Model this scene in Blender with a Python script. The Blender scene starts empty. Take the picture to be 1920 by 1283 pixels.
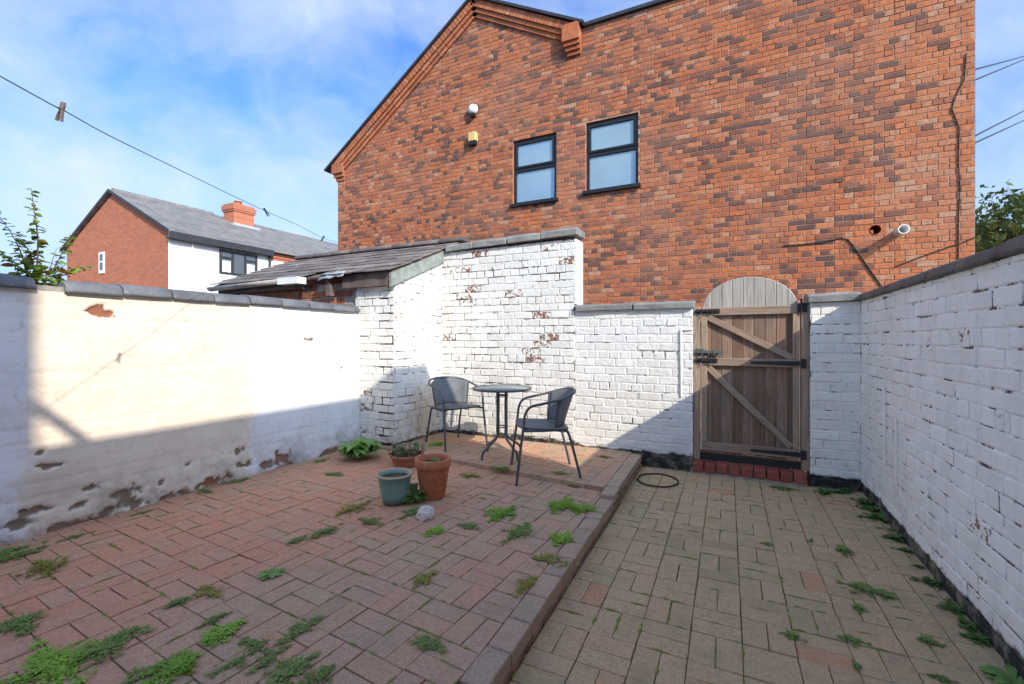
import bpy, bmesh, math, random
from mathutils import Vector, Matrix, noise as mnoise

R = math.radians
sc = bpy.context.scene
COL = sc.collection

# ------------------------------------------------------------------ camera
FPX, U0, VH, VY = 850.0, 960.0, 636.0, 1375.0
TH = math.atan((VY - U0) / FPX)
CAM = Vector((0, 0, 1.33))
FW = Vector((-math.sin(TH), math.cos(TH), 0))
RT = Vector((math.cos(TH), math.sin(TH), 0))
cam_d = bpy.data.cameras.new('camera')
cam_d.sensor_width = 36
cam_d.lens = FPX / 1920 * 36
cam_d.shift_y = -5.5 / 1920
cam_d.clip_start = 0.05
cam_d.clip_end = 2000
cam = bpy.data.objects.new('camera', cam_d)
cam.location = CAM
cam.rotation_euler = (R(90), 0, TH)
COL.objects.link(cam)
sc.camera = cam

# ------------------------------------------------------------------ sky, sun, exposure
SUN_TO = Vector((1.0, -0.55, 0.687)).normalized()      # direction towards the sun
SUN_EL = math.asin(SUN_TO.z)
SUN_AZ = math.atan2(SUN_TO.x, SUN_TO.y)                # clockwise from +Y
sc.view_settings.view_transform = 'Standard'
sc.view_settings.look = 'None'
sc.view_settings.gamma = 1.0
sc.view_settings.use_curve_mapping = False
sc.view_settings.exposure = 1.5

world = bpy.data.worlds.new('World')
sc.world = world
world.use_nodes = True
wt = world.node_tree
for n in list(wt.nodes):
    wt.nodes.remove(n)
w_out = wt.nodes.new('ShaderNodeOutputWorld')
w_bg = wt.nodes.new('ShaderNodeBackground')
w_bg.inputs['Strength'].default_value = 0.15
sky = wt.nodes.new('ShaderNodeTexSky')
sky.sky_type = 'NISHITA'
sky.sun_disc = False
sky.sun_elevation = SUN_EL
sky.sun_rotation = SUN_AZ
sky.air_density = 1.0
sky.dust_density = 4.0
sky.ozone_density = 3.0
w_tc = wt.nodes.new('ShaderNodeTexCoord')
w_map = wt.nodes.new('ShaderNodeMapping')
w_map.inputs['Rotation'].default_value = (R(12), R(20), R(35))
w_map.inputs['Scale'].default_value = (1.0, 1.9, 2.4)
w_map.inputs['Location'].default_value = (-3.1, 0.4, -1.2)
w_n1 = wt.nodes.new('ShaderNodeTexNoise')
w_n1.inputs['Scale'].default_value = 1.5
w_n1.inputs['Detail'].default_value = 9
w_n1.inputs['Roughness'].default_value = 0.52
w_n1.inputs['Distortion'].default_value = 0.35
w_rmp = wt.nodes.new('ShaderNodeValToRGB')
w_rmp.color_ramp.elements[0].position = 0.36
w_rmp.color_ramp.elements[0].color = (0.03, 0.03, 0.03, 1)
w_rmp.color_ramp.elements[1].position = 0.69
w_rmp.color_ramp.elements[1].color = (0.95, 0.95, 0.95, 1)
w_mix = wt.nodes.new('ShaderNodeMix')
w_mix.data_type = 'RGBA'
w_mix.inputs[7].default_value = (1.9, 2.2, 2.62, 1)     # cloud radiance before strength
wl = wt.links.new
wl(w_tc.outputs['Generated'], w_map.inputs['Vector'])
wl(w_map.outputs['Vector'], w_n1.inputs['Vector'])
w_n2 = wt.nodes.new('ShaderNodeTexNoise')
w_n2.inputs['Scale'].default_value = 5.5
w_n2.inputs['Detail'].default_value = 8
w_n2.inputs['Roughness'].default_value = 0.6
w_n2.inputs['Distortion'].default_value = 0.6
wl(w_map.outputs['Vector'], w_n2.inputs['Vector'])
w_ma = wt.nodes.new('ShaderNodeMath'); w_ma.operation = 'MULTIPLY_ADD'
w_ma.inputs[1].default_value = 0.26
wl(w_n2.outputs['Fac'], w_ma.inputs[0])
w_mb = wt.nodes.new('ShaderNodeMath'); w_mb.operation = 'MULTIPLY'
w_mb.inputs[1].default_value = 0.74
wl(w_n1.outputs['Fac'], w_mb.inputs[0])
wl(w_mb.outputs[0], w_ma.inputs[2])
wl(w_ma.outputs[0], w_rmp.inputs['Fac'])
wl(w_rmp.outputs['Color'], w_mix.inputs[0])
w_tint = wt.nodes.new('ShaderNodeMix')
w_tint.data_type = 'RGBA'; w_tint.blend_type = 'MULTIPLY'
w_tint.inputs[0].default_value = 1.0
w_tint.inputs[7].default_value = (0.36, 0.58, 0.90, 1)
wl(sky.outputs['Color'], w_tint.inputs[6])
wl(w_tint.outputs[2], w_mix.inputs[6])
wl(w_mix.outputs[2], w_bg.inputs['Color'])
wl(w_bg.outputs['Background'], w_out.inputs['Surface'])

sun_d = bpy.data.lights.new('sun', 'SUN')
sun_d.energy = 2.0
sun_d.angle = R(0.55)
sun_d.color = (1.0, 0.92, 0.79)
sun = bpy.data.objects.new('sun', sun_d)
sun.rotation_euler = (-SUN_TO).to_track_quat('-Z', 'Y').to_euler()
sun.location = SUN_TO * 40
COL.objects.link(sun)

# ------------------------------------------------------------------ pixel helpers (photo pixel -> direction)
def ray(u, v):
    return FW + RT * ((u - U0) / FPX) + Vector((0, 0, (VH - v) / FPX))
def at_z(u, v, z):
    d = ray(u, v); return CAM + d * ((z - CAM.z) / d.z)
def at_y(u, v, y):
    d = ray(u, v); return CAM + d * (y / d.y)
def at_x(u, v, x):
    d = ray(u, v); return CAM + d * (x / d.x)
def depth_of(p):
    return (Vector(p) - CAM).dot(FW)

# ------------------------------------------------------------------ material helpers
class NT:
    def __init__(self, name):
        self.m = bpy.data.materials.new(name)
        self.m.use_nodes = True
        self.t = self.m.node_tree
        for n in list(self.t.nodes):
            self.t.nodes.remove(n)
        self.out = self.t.nodes.new('ShaderNodeOutputMaterial')
        self.b = self.t.nodes.new('ShaderNodeBsdfPrincipled')
        self.t.links.new(self.b.outputs[0], self.out.inputs[0])
        self._pos = None
    def n(self, t):
        return self.t.nodes.new(t)
    def set(self, sock, v):
        if hasattr(v, 'is_output'):
            self.t.links.new(v, sock)
        elif isinstance(v, (tuple, list)) and len(v) == 3 and sock.type == 'RGBA':
            sock.default_value = (*v, 1)
        else:
            sock.default_value = v
    def pos(self):
        if self._pos is None:
            self._pos = self.n('ShaderNodeNewGeometry').outputs['Position']
        return self._pos
    def objco(self):
        return self.n('ShaderNodeTexCoord').outputs['Object']
    def mapping(self, vec, scale=(1, 1, 1), rot=(0, 0, 0), loc=(0, 0, 0)):
        k = self.n('ShaderNodeMapping'); self.set(k.inputs['Vector'], vec)
        k.inputs['Scale'].default_value = scale; k.inputs['Rotation'].default_value = rot
        k.inputs['Location'].default_value = loc
        return k.outputs[0]
    def noise(self, scale, detail=4, rough=0.5, vec=None, dist=0.0):
        k = self.n('ShaderNodeTexNoise')
        self.set(k.inputs['Vector'], vec if vec is not None else self.pos())
        k.inputs['Scale'].default_value = scale; k.inputs['Detail'].default_value = detail
        k.inputs['Roughness'].default_value = rough; k.inputs['Distortion'].default_value = dist
        return k.outputs['Fac']
    def voronoi(self, scale, vec=None, out='Distance'):
        k = self.n('ShaderNodeTexVoronoi')
        self.set(k.inputs['Vector'], vec if vec is not None else self.pos())
        k.inputs['Scale'].default_value = scale
        return k.outputs[out]
    def ramp(self, fac, stops, interp='LINEAR'):
        k = self.n('ShaderNodeValToRGB'); self.set(k.inputs[0], fac)
        r = k.color_ramp; r.interpolation = interp
        while len(r.elements) < len(stops):
            r.elements.new(0.5)
        for e, (p, c) in zip(r.elements, stops):
            e.position = p
            e.color = (*c, 1) if isinstance(c, tuple) else (c, c, c, 1)
        return k.outputs[0]
    def mix(self, fac, a, b, mode='MIX'):
        k = self.n('ShaderNodeMix'); k.data_type = 'RGBA'; k.blend_type = mode
        self.set(k.inputs[0], fac); self.set(k.inputs[6], a); self.set(k.inputs[7], b)
        return k.outputs[2]
    def math(self, op, a, b=0.0, clamp=False):
        k = self.n('ShaderNodeMath'); k.operation = op; k.use_clamp = clamp
        self.set(k.inputs[0], a); self.set(k.inputs[1], b)
        return k.outputs[0]
    def sep(self, v):
        k = self.n('ShaderNodeSeparateXYZ'); self.set(k.inputs[0], v)
        return k.outputs
    def objcolor(self):
        k = self.n('ShaderNodeObjectInfo')
        s = self.n('ShaderNodeSeparateColor'); self.t.links.new(k.outputs['Color'], s.inputs[0])
        return s.outputs
    def objrandom(self):
        return self.n('ShaderNodeObjectInfo').outputs['Random']
    def attr(self, name):
        k = self.n('ShaderNodeAttribute'); k.attribute_name = name
        return k.outputs['Fac']
    def bump(self, h, strength=0.3, dist=0.01):
        k = self.n('ShaderNodeBump'); self.set(k.inputs['Height'], h)
        k.inputs['Strength'].default_value = strength; k.inputs['Distance'].default_value = dist
        self.t.links.new(k.outputs[0], self.b.inputs['Normal'])
    def done(self, color, rough=0.8, spec=0.3, metal=0.0):
        self.set(self.b.inputs['Base Color'], color)
        self.set(self.b.inputs['Roughness'], rough)
        self.set(self.b.inputs['Specular IOR Level'], spec)
        self.set(self.b.inputs['Metallic'], metal)
        return self.m

def simple(name, c, rough=0.6, spec=0.3, metal=0.0, var=0.25, scale=18, bump=0.15):
    k = NT(name)
    nz = k.noise(scale, 5, 0.6)
    d = tuple(x * (1 - var) for x in c); l = tuple(min(1, x * (1 + var)) for x in c)
    k.bump(k.noise(scale * 4, 4, 0.6), bump, 0.004)
    return k.done(k.ramp(nz, [(0.3, d), (0.7, l)]), rough, spec, metal)

def painted(name, paint, plinth=0.0, crack=0.5, dirt=0.5, expose_base=0.0, mortar=False, moss=0.3, base_z=0.0):
    """white masonry paint over brick, worn; bricks carry (random, wear) in their object colour"""
    k = NT(name)
    z = k.sep(k.pos())[2]
    broad = k.noise(1.7, 4, 0.55)
    grain = k.noise(46, 5, 0.65)
    mid = k.noise(9, 5, 0.6)
    col = k.mix(k.ramp(broad, [(0.3, 0.0), (0.72, 1.0)]), paint, tuple(c * f for c, f in zip(paint, (0.93, 0.92, 0.89))))
    col = k.mix(k.ramp(mid, [(0.45, 0.0), (0.8, 0.45 * dirt)]), col, (0.47, 0.45, 0.41))
    if not mortar:
        oc = k.objcolor()
        shade = k.math('MULTIPLY_ADD', oc[0], 0.10)
        k.t.nodes[-1].inputs[2].default_value = 0.92
        col = k.mix(1.0, col, shade, 'MULTIPLY')
        flake = k.noise(24, 6, 0.62, dist=0.6)
        m = k.math('ADD', flake, k.math('MULTIPLY', oc[1], 0.30))
        mask = k.ramp(m, [(0.735 - expose_base, 0.0), (0.775 - expose_base, 1.0)])
        brick = k.mix(k.noise(60, 3), (0.33, 0.12, 0.065), (0.19, 0.10, 0.075))
        brick = k.mix(k.ramp(k.noise(13, 3), [(0.5, 0.0), (0.62, 1.0)]), brick, (0.15, 0.13, 0.11))
        col = k.mix(mask, col, brick)
        chip = k.noise(34, 6, 0.72, dist=0.8)
        col = k.mix(k.ramp(chip, [(0.665, 0.0), (0.70, 0.85)]), col, (0.17, 0.15, 0.12))
        height = k.math('SUBTRACT', k.math('MULTIPLY', grain, 0.35), k.math('MULTIPLY', mask, 0.5))
    else:
        cr = k.noise(5.5, 6, 0.72, dist=0.7)
        mask = k.ramp(cr, [(0.67 - 0.22 * crack, 0.0), (0.73 - 0.22 * crack, 1.0)])
        dark = k.mix(k.noise(30, 3), (0.03, 0.028, 0.024), (0.16, 0.135, 0.10))
        col = k.mix(mask, col, dark)
        height = grain
    # grime and algae low down and under the coping
    low = k.ramp(k.math('SUBTRACT', z, base_z), [(0.0, 1.0), (0.45, 0.0)])
    gm = k.math('MULTIPLY', low, k.ramp(k.noise(6, 5, 0.65), [(0.48, 0.0), (0.66, 1.0)]))
    col = k.mix(k.math('MULTIPLY', gm, 0.8 * dirt), col, (0.20, 0.17, 0.12))
    drip = k.noise(3.0, 5, 0.65, k.mapping(k.pos(), (3.2, 3.2, 0.45)))
    col = k.mix(k.ramp(drip, [(0.50, 0.0), (0.74, 0.5 * dirt)]), col, (0.52, 0.47, 0.38))
    al = k.ramp(k.noise(7.5, 5, 0.7), [(0.66, 0.0), (0.76, 1.0)])
    col = k.mix(k.math('MULTIPLY', al, moss), col, (0.13, 0.12, 0.05))
    if plinth > 0:
        edge = k.math('ADD', z, k.math('MULTIPLY', k.math('SUBTRACT', k.noise(5, 4, 0.6), 0.5), 0.13))
        pm = k.ramp(k.math('SUBTRACT', edge, plinth - 0.5), [(0.497, 1.0), (0.515, 0.0)])
        tar = k.mix(k.ramp(k.noise(9, 6, 0.7), [(0.46, 0.0), (0.66, 1.0)]), (0.03, 0.03, 0.03), (0.24, 0.21, 0.15))
        col = k.mix(pm, col, tar)
    lump = k.noise(17, 4, 0.6, dist=0.4)
    k.bump(k.math('ADD', height, k.math('MULTIPLY', lump, 1.6)), 0.55, 0.010)
    return k.done(col, 0.75, 0.25)

# ------------------------------------------------------------------ mesh helpers
class MB:
    def __init__(self):
        self.v = []; self.f = []; self.sm = []; self.mi = []; self.val = []
    def add(self, verts, faces, smooth=False, mat=0, val=0.0):
        o = len(self.v)
        self.v += [tuple(p) for p in verts]
        for f in faces:
            self.f.append(tuple(i + o for i in f)); self.sm.append(smooth); self.mi.append(mat); self.val.append(val)
    def box(self, a, b, M=None, val=0.0, mat=0):
        x0, y0, z0 = a; x1, y1, z1 = b
        vs = [Vector(p) for p in ((x0, y0, z0), (x1, y0, z0), (x1, y1, z0), (x0, y1, z0), (x0, y0, z1), (x1, y0, z1), (x1, y1, z1), (x0, y1, z1))]
        if M is not None:
            vs = [M @ p for p in vs]
        self.add(vs, [(0, 3, 2, 1), (4, 5, 6, 7), (0, 1, 5, 4), (1, 2, 6, 5), (2, 3, 7, 6), (3, 0, 4, 7)], False, mat, val)
    def prism(self, poly, z0, z1, ch=0.0, M=None, val=0.0):
        """poly: list of (x,y) CCW; chamfered top"""
        n = len(poly)
        cx = sum(p[0] for p in poly) / n; cy = sum(p[1] for p in poly) / n
        def ins(p, d):
            v = Vector((cx - p[0], cy - p[1])); L = v.length
            return (p[0] + v.x / L * d * 1.3, p[1] + v.y / L * d * 1.3) if L > 1e-6 else p
        rings = [[(x, y, z0) for x, y in poly]]
        if ch:
            rings.append([(x, y, z1 - ch) for x, y in poly])
            rings.append([(*ins(p, ch), z1) for p in poly])
        else:
            rings.append([(x, y, z1) for x, y in poly])
        vs = [Vector(p) for r in rings for p in r]
        if M is not None:
            vs = [M @ p for p in vs]
        fs = []
        for k in range(len(rings) - 1):
            for i in range(n):
                j = (i + 1) % n
                fs.append((k * n + i, k * n + j, (k + 1) * n + j, (k + 1) * n + i))
        fs.append(tuple((len(rings) - 1) * n + i for i in range(n)))
        fs.append(tuple(range(n - 1, -1, -1)))
        self.add(vs, fs, False, 0, val)
    def tube(self, pts, r, seg=8, closed=False, smooth=True, caps=True):
        pts = [Vector(p) for p in pts]; n = len(pts)
        rs = r if isinstance(r, (list, tuple)) else [r] * n
        up = None; vs = []
        for i, p in enumerate(pts):
            if closed:
                t = (pts[(i + 1) % n] - pts[i - 1]).normalized()
            else:
                t = (pts[min(i + 1, n - 1)] - pts[max(i - 1, 0)]).normalized()
            if up is None:
                up = Vector((0, 0, 1)) if abs(t.z) < 0.9 else Vector((1, 0, 0))
            s = t.cross(up).normalized(); up = s.cross(t).normalized()
            for k in range(seg):
                a = 2 * math.pi * k / seg
                vs.append(p + (s * math.cos(a) + up * math.sin(a)) * rs[i])
        fs = []
        for i in range(n if closed else n - 1):
            j = (i + 1) % n
            for k in range(seg):
                q = (k + 1) % seg
                fs.append((i * seg + k, i * seg + q, j * seg + q, j * seg + k))
        self.add(vs, fs, smooth)
        if caps and not closed:
            self.add(vs[:seg], [tuple(range(seg - 1, -1, -1))]); self.add(vs[-seg:], [tuple(range(seg))])
    def lathe(self, prof, seg=28, M=None, smooth=True):
        vs = []; n = len(prof)
        for k in range(seg):
            a = 2 * math.pi * k / seg
            for r, z in prof:
                p = Vector((r * math.cos(a), r * math.sin(a), z)); vs.append(M @ p if M is not None else p)
        fs = []
        for k in range(seg):
            q = (k + 1) % seg
            for i in range(n - 1):
                fs.append((k * n + i, q * n + i, q * n + i + 1, k * n + i + 1))
        self.add(vs, fs, smooth)
    def mesh(self, name, mats, valname=None):
        me = bpy.data.meshes.new(name)
        me.from_pydata(self.v, [], self.f)
        me.polygons.foreach_set('use_smooth', self.sm)
        me.polygons.foreach_set('material_index', self.mi)
        for m in (mats if isinstance(mats, (list, tuple)) else [mats]):
            me.materials.append(m)
        if valname:
            a = me.attributes.new(valname, 'FLOAT', 'FACE'); a.data.foreach_set('value', self.val)
        me.update()
        return me
    def obj(self, name, mats, parent=None, loc=None, rz=None, valname=None):
        return link(name, self.mesh(name, mats, valname), parent, loc, rz)

def link(name, me, parent=None, loc=None, rz=None):
    o = bpy.data.objects.new(name, me); COL.objects.link(o)
    o.color = (0.5, 0, 0, 1)
    if parent is not None:
        o.parent = parent
    if loc is not None:
        o.location = loc
    if rz is not None:
        o.rotation_euler = (0, 0, rz)
    return o
def tag(o, label=None, cat=None, group=None, kind=None):
    if label: o['label'] = label
    if cat: o['category'] = cat
    if group: o['group'] = group
    if kind: o['kind'] = kind
    return o
def thing(name, label, cat, loc=(0, 0, 0), rz=0.0, group=None):
    return tag(link(name, None, None, loc, rz), label, cat, group)
def clip(poly, edge):
    """clip a polygon by the half plane n.p<=c; edge=(nx,ny,c)"""
    nx, ny, c = edge; out = []
    for i, p in enumerate(poly):
        q = poly[(i + 1) % len(poly)]
        dp = nx * p[0] + ny * p[1] - c; dq = nx * q[0] + ny * q[1] - c
        if dp <= 0: out.append(p)
        if (dp < 0 < dq) or (dq < 0 < dp):
            t = dp / (dp - dq); out.append((p[0] + (q[0] - p[0]) * t, p[1] + (q[1] - p[1]) * t))
    return out
def area(p):
    return 0.5 * sum(p[i][0] * p[(i + 1) % len(p)][1] - p[(i + 1) % len(p)][0] * p[i][1] for i in range(len(p)))

# ------------------------------------------------------------------ materials
WHITE = (0.78, 0.765, 0.73)
M_bw_b = painted('paint_back', WHITE, 0.175, 0.5, 0.7, 0.0, False, 0.25, 0.13)
M_bw_m = painted('paint_back_joint', WHITE, 0.175, 0.86, 0.8, 0.0, True, 0.3, 0.13)
M_lw_b = painted('paint_low', WHITE, 0.15, 0.5, 0.35, -0.03, False, 0.15, 0.0)
M_lw_m = painted('paint_low_joint', WHITE, 0.15, 0.60, 0.4, 0.0, True, 0.15, 0.0)
M_rw_b = painted('paint_right', (0.88, 0.85, 0.79), 0.105, 0.5, 0.45, -0.01, False, 0.3, 0.0)
M_rw_m = painted('paint_right_joint', (0.88, 0.85, 0.79), 0.105, 0.68, 0.5, 0.0, True, 0.3, 0.0)
M_pr_b = painted('paint_pier', WHITE, 0.165, 0.5, 0.9, 0.015, False, 0.25, 0.11)
M_pr_m = painted('paint_pier_joint', WHITE, 0.165, 0.78, 0.9, 0.0, True, 0.3, 0.11)

def brick_material(name, attr):
    k = NT(name)
    v = k.attr('val') if attr else k.objcolor()[0]
    c = k.ramp(v, [(0.0, (0.085, 0.055, 0.05)), (0.18, (0.12, 0.062, 0.05)), (0.32, (0.20, 0.082, 0.055)), (0.45, (0.34, 0.11, 0.058)),
                   (0.6, (0.46, 0.132, 0.050)), (0.78, (0.55, 0.175, 0.064)), (0.9, (0.53, 0.215, 0.105)), (1.0, (0.52, 0.29, 0.18))])
    g = k.noise(24, 6, 0.7)
    c = k.mix(k.ramp(g, [(0.36, 0.6), (0.58, 0.0)]), c, (0.15, 0.065, 0.045))
    sm = k.noise(16, 5, 0.7)                                            # mortar smeared over the faces
    c = k.mix(k.ramp(sm, [(0.56, 0.0), (0.76, 0.45)]), c, (0.42, 0.28, 0.21))
    st = k.noise(0.7, 6, 0.65)                                          # weathering in broad patches
    c = k.mix(k.ramp(st, [(0.42, 0.0), (0.70, 0.42)]), c, (0.36, 0.19, 0.135))
    run = k.noise(2.2, 5, 0.6, k.mapping(k.pos(), (2.6, 1, 0.35)))      # rain streaks
    c = k.mix(k.ramp(run, [(0.52, 0.0), (0.74, 0.35)]), c, (0.20, 0.11, 0.085))
    k.bump(k.noise(90, 4, 0.6), 0.4, 0.004)
    return k.done(c, 0.85, 0.2)
M_brick_o = brick_material('brick_single', False)
M_brick_a = brick_material('brick_mass', True)
M_mortar = simple('mortar', (0.37, 0.225, 0.155), 0.9, 0.1, 0, 0.4, 5, 0.3)

def paver_material(name, attr, cols, olive, stain=0.35):
    k = NT(name)
    v = k.attr('val') if attr else k.objcolor()[0]
    c = k.ramp(v, cols)
    grit = k.noise(105, 4, 0.75)
    c = k.mix(k.ramp(grit, [(0.36, 0.55), (0.5, 0.0)]), c, (0.17, 0.125, 0.095))
    c = k.mix(k.ramp(grit, [(0.54, 0.0), (0.68, 0.5)]), c, (0.62, 0.52, 0.42))
    speck = k.noise(230, 3, 0.7)
    c = k.mix(k.ramp(speck, [(0.40, 0.35), (0.54, 0.0)]), c, (0.20, 0.145, 0.105))
    c = k.mix(k.ramp(k.noise(260, 2, 0.6), [(0.60, 0.0), (0.72, 0.55)]), c, (0.50, 0.43, 0.36))
    st = k.noise(2.3, 6, 0.62)
    c = k.mix(k.ramp(st, [(0.42, 0.0), (0.68, stain)]), c, olive)
    st2 = k.noise(11, 5, 0.62)
    c = k.mix(k.ramp(st2, [(0.5, 0.0), (0.75, 0.35)]), c, (0.24, 0.18, 0.12))
    c = k.mix(k.ramp(k.noise(30, 6, 0.75), [(0.60, 0.0), (0.74, 0.5)]), c, (0.50, 0.42, 0.34))
    c = k.mix(k.ramp(k.noise(4.5, 6, 0.7), [(0.56, 0.0), (0.72, 0.4)]), c, (0.25, 0.20, 0.12))
    k.bump(k.math('ADD', k.noise(170, 5, 0.7), k.math('MULTIPLY', k.noise(38, 5, 0.7), 1.2)), 0.6, 0.004)
    return k.done(c, 0.9, 0.2)
PAT = [(0.0, (0.404, 0.246, 0.161)), (0.3, (0.530, 0.330, 0.217)), (0.55, (0.594, 0.311, 0.197)), (0.8, (0.636, 0.274, 0.158)), (1.0, (0.657, 0.287, 0.158))]
LOW = [(0.0, (0.437, 0.297, 0.160)), (0.4, (0.579, 0.395, 0.211)), (0.7, (0.622, 0.409, 0.228)), (0.9, (0.644, 0.386, 0.211)), (1.0, (0.655, 0.282, 0.136))]
M_pat_o = paver_material('paver_patio', False, PAT, (0.40, 0.33, 0.21), 0.3)
M_pat_a = paver_material('paver_patio_mass', True, PAT, (0.40, 0.33, 0.21), 0.3)
M_low_o = paver_material('paver_path', False, LOW, (0.43, 0.34, 0.19), 0.5)
M_low_a = paver_material('paver_path_mass', True, LOW, (0.43, 0.34, 0.19), 0.5)

def bed_material():
    k = NT('joint_sand')
    a = k.noise(5, 5, 0.65)
    c = k.mix(k.ramp(k.noise(40, 3), [(0.3, 0.0), (0.7, 1.0)]), (0.11, 0.08, 0.055), (0.22, 0.165, 0.11))
    c = k.mix(k.ramp(a, [(0.44, 0.0), (0.58, 0.9)]), c, (0.15, 0.15, 0.045))
    k.bump(k.noise(120, 4), 0.6, 0.006)
    return k.done(c, 0.95, 0.1)
M_bed = bed_material()
M_ground = simple('earth', (0.16, 0.14, 0.11), 0.95, 0.1, 0, 0.4, 3, 0.4)
M_kerb = paver_material('kerb_block', False, [(0.0, (0.44, 0.31, 0.22)), (0.5, (0.52, 0.36, 0.255)), (1.0, (0.56, 0.36, 0.25))], (0.17, 0.15, 0.09), 0.3)
M_kface = simple('kerb_face', (0.32, 0.19, 0.13), 0.9, 0.15, 0, 0.45, 10, 0.5)

def coping_material(name, c, lich):
    k = NT(name)
    col = k.ramp(k.noise(5, 5, 0.6), [(0.3, tuple(x * 0.62 for x in c)), (0.7, tuple(x * 1.3 for x in c))])
    col = k.mix(k.math('MULTIPLY', k.objcolor()[0], 0.35), col, tuple(x * 0.5 for x in c))
    col = k.mix(k.ramp(k.noise(22, 5, 0.7), [(0.58, 0.0), (0.7, lich)]), col, (0.40, 0.38, 0.30))
    col = k.mix(k.ramp(k.noise(9, 5, 0.7), [(0.6, 0.0), (0.72, 0.5)]), col, (0.15, 0.13, 0.05))
    k.bump(k.noise(60, 5, 0.65), 0.5, 0.006)
    return k.done(col, 0.62, 0.4)
M_cop_blue = coping_material('coping_blue', (0.15, 0.158, 0.175), 0.6)
M_cop_stone = coping_material('coping_stone', (0.24, 0.235, 0.22), 0.55)
M_cop_dark = coping_material('coping_dark', (0.125, 0.118, 0.105), 0.4)
M_mort_grey = simple('mortar_grey', (0.34, 0.32, 0.27), 0.95, 0.1, 0, 0.4, 20, 0.5)

def wood_material(name, base, grey, vert=True, rust=False):
    k = NT(name)
    oc = k.objcolor()
    p = k.objco()
    off = k.n('ShaderNodeVectorMath'); off.operation = 'ADD'
    k.set(off.inputs[0], p)
    cmb = k.n('ShaderNodeCombineXYZ'); k.set(cmb.inputs[0], k.math('MULTIPLY', k.objrandom(), 37.0)); k.set(cmb.inputs[1], k.math('MULTIPLY', k.objrandom(), 11.0))
    k.set(off.inputs[1], cmb.outputs[0])
    q = k.mapping(off.outputs[0], (30, 30, 1.3) if vert else (1.3, 30, 30))
    g = k.noise(1.6, 6, 0.62, q, 0.4)
    fine = k.noise(7, 4, 0.6, q)
    c = k.ramp(g, [(0.25, tuple(x * 0.42 for x in base)), (0.48, base), (0.75, tuple(min(1, x * 1.35) for x in base))])
    gq = k.noise(1.6, 4, 0.6, k.mapping(off.outputs[0], (4, 4, 1.6) if vert else (1.6, 4, 4)))
    c = k.mix(k.ramp(gq, [(0.35, 0.15), (0.7, 0.85)]), c, k.ramp(g, [(0.3, tuple(x * 0.55 for x in grey)), (0.7, grey)]))
    c = k.mix(k.ramp(fine, [(0.3, 0.65), (0.48, 0.0)]), c, tuple(x * 0.3 for x in base))
    c = k.mix(k.math('MULTIPLY', oc[0], 0.6), c, tuple(x * 0.35 for x in base))
    if rust:
        rq = k.noise(1.4, 5, 0.6, k.mapping(off.outputs[0], (16, 16, 1.1)))
        zz = k.sep(k.pos())[2]
        lowz = k.ramp(zz, [(0.25, 1.0), (1.05, 0.0)])
        c = k.mix(k.math('MULTIPLY', lowz, k.ramp(rq, [(0.5, 0.0), (0.66, 0.75)])), c, (0.12, 0.045, 0.03))
    if rust:
        up = k.ramp(k.math('ADD', k.sep(k.pos())[2], k.math('MULTIPLY', k.noise(3, 4), 0.12)), [(0.0, 0.0), (1.0, 1.0)])
        up = k.ramp(k.math('SUBTRACT', k.sep(k.pos())[2], 1.1), [(0.44, 0.0), (0.54, 0.8)])
        c = k.mix(up, c, k.ramp(g, [(0.3, (0.26, 0.25, 0.23)), (0.7, (0.50, 0.47, 0.42))]))
    k.bump(k.math('ADD', g, k.math('MULTIPLY', fine, 0.5)), 0.5, 0.004)
    return k.done(c, 0.85, 0.15)
M_board = wood_material('gate_board', (0.275, 0.155, 0.10), (0.36, 0.285, 0.225), True, True)
M_rail = wood_material('gate_rail', (0.34, 0.225, 0.15), (0.41, 0.335, 0.27), False)
M_postw = wood_material('gate_post', (0.40, 0.27, 0.175), (0.42, 0.36, 0.29), True)
M_iron = simple('black_iron', (0.022, 0.022, 0.025), 0.5, 0.5, 0.2, 0.4, 30, 0.3)
M_ironrust = simple('weathered_iron', (0.10, 0.11, 0.105), 0.65, 0.4, 0.3, 0.5, 40, 0.4)
M_redbrick = None
def redstep():
    k = NT('red_step_brick')
    c = k.ramp(k.objcolor()[0], [(0, (0.25, 0.07, 0.05)), (1, (0.40, 0.115, 0.08))])
    c = k.mix(k.ramp(k.noise(20, 5, 0.65), [(0.5, 0), (0.72, 0.7)]), c, (0.10, 0.05, 0.04))
    k.bump(k.noise(80, 4), 0.4, 0.004)
    return k.done(c, 0.75, 0.25)
M_redbrick = redstep()

M_frame = simple('chair_tube', (0.095, 0.10, 0.106), 0.45, 0.45, 0.35, 0.3, 30, 0.1)
def mesh_fabric():
    k = NT('woven_mesh')
    p = k.mapping(k.objco(), (1, 1, 1))
    s = k.sep(p)
    w1 = k.math('SINE', k.math('MULTIPLY', s[1], 620)); w2 = k.math('SINE', k.math('MULTIPLY', k.math('ADD', s[0], s[2]), 620))
    w = k.math('MULTIPLY', w1, w2)
    c = k.ramp(w, [(0.0, (0.115, 0.122, 0.132)), (1.0, (0.19, 0.20, 0.21))])
    c = k.mix(k.ramp(k.noise(12, 4), [(0.4, 0.0), (0.75, 0.35)]), c, (0.24, 0.245, 0.245))
    k.bump(w, 0.4, 0.002)
    return k.done(c, 0.6, 0.35)
M_fabric = mesh_fabric()
def table_glass():
    k = NT('hammered_glass')
    k.bump(k.voronoi(70), 0.6, 0.004)
    k.b.inputs['Transmission Weight'].default_value = 0.55
    k.b.inputs['IOR'].default_value = 1.45
    return k.done(k.ramp(k.noise(9, 4), [(0.3, (0.42, 0.47, 0.44)), (0.7, (0.60, 0.64, 0.60))]), 0.22, 0.5)
M_glass = table_glass()
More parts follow.
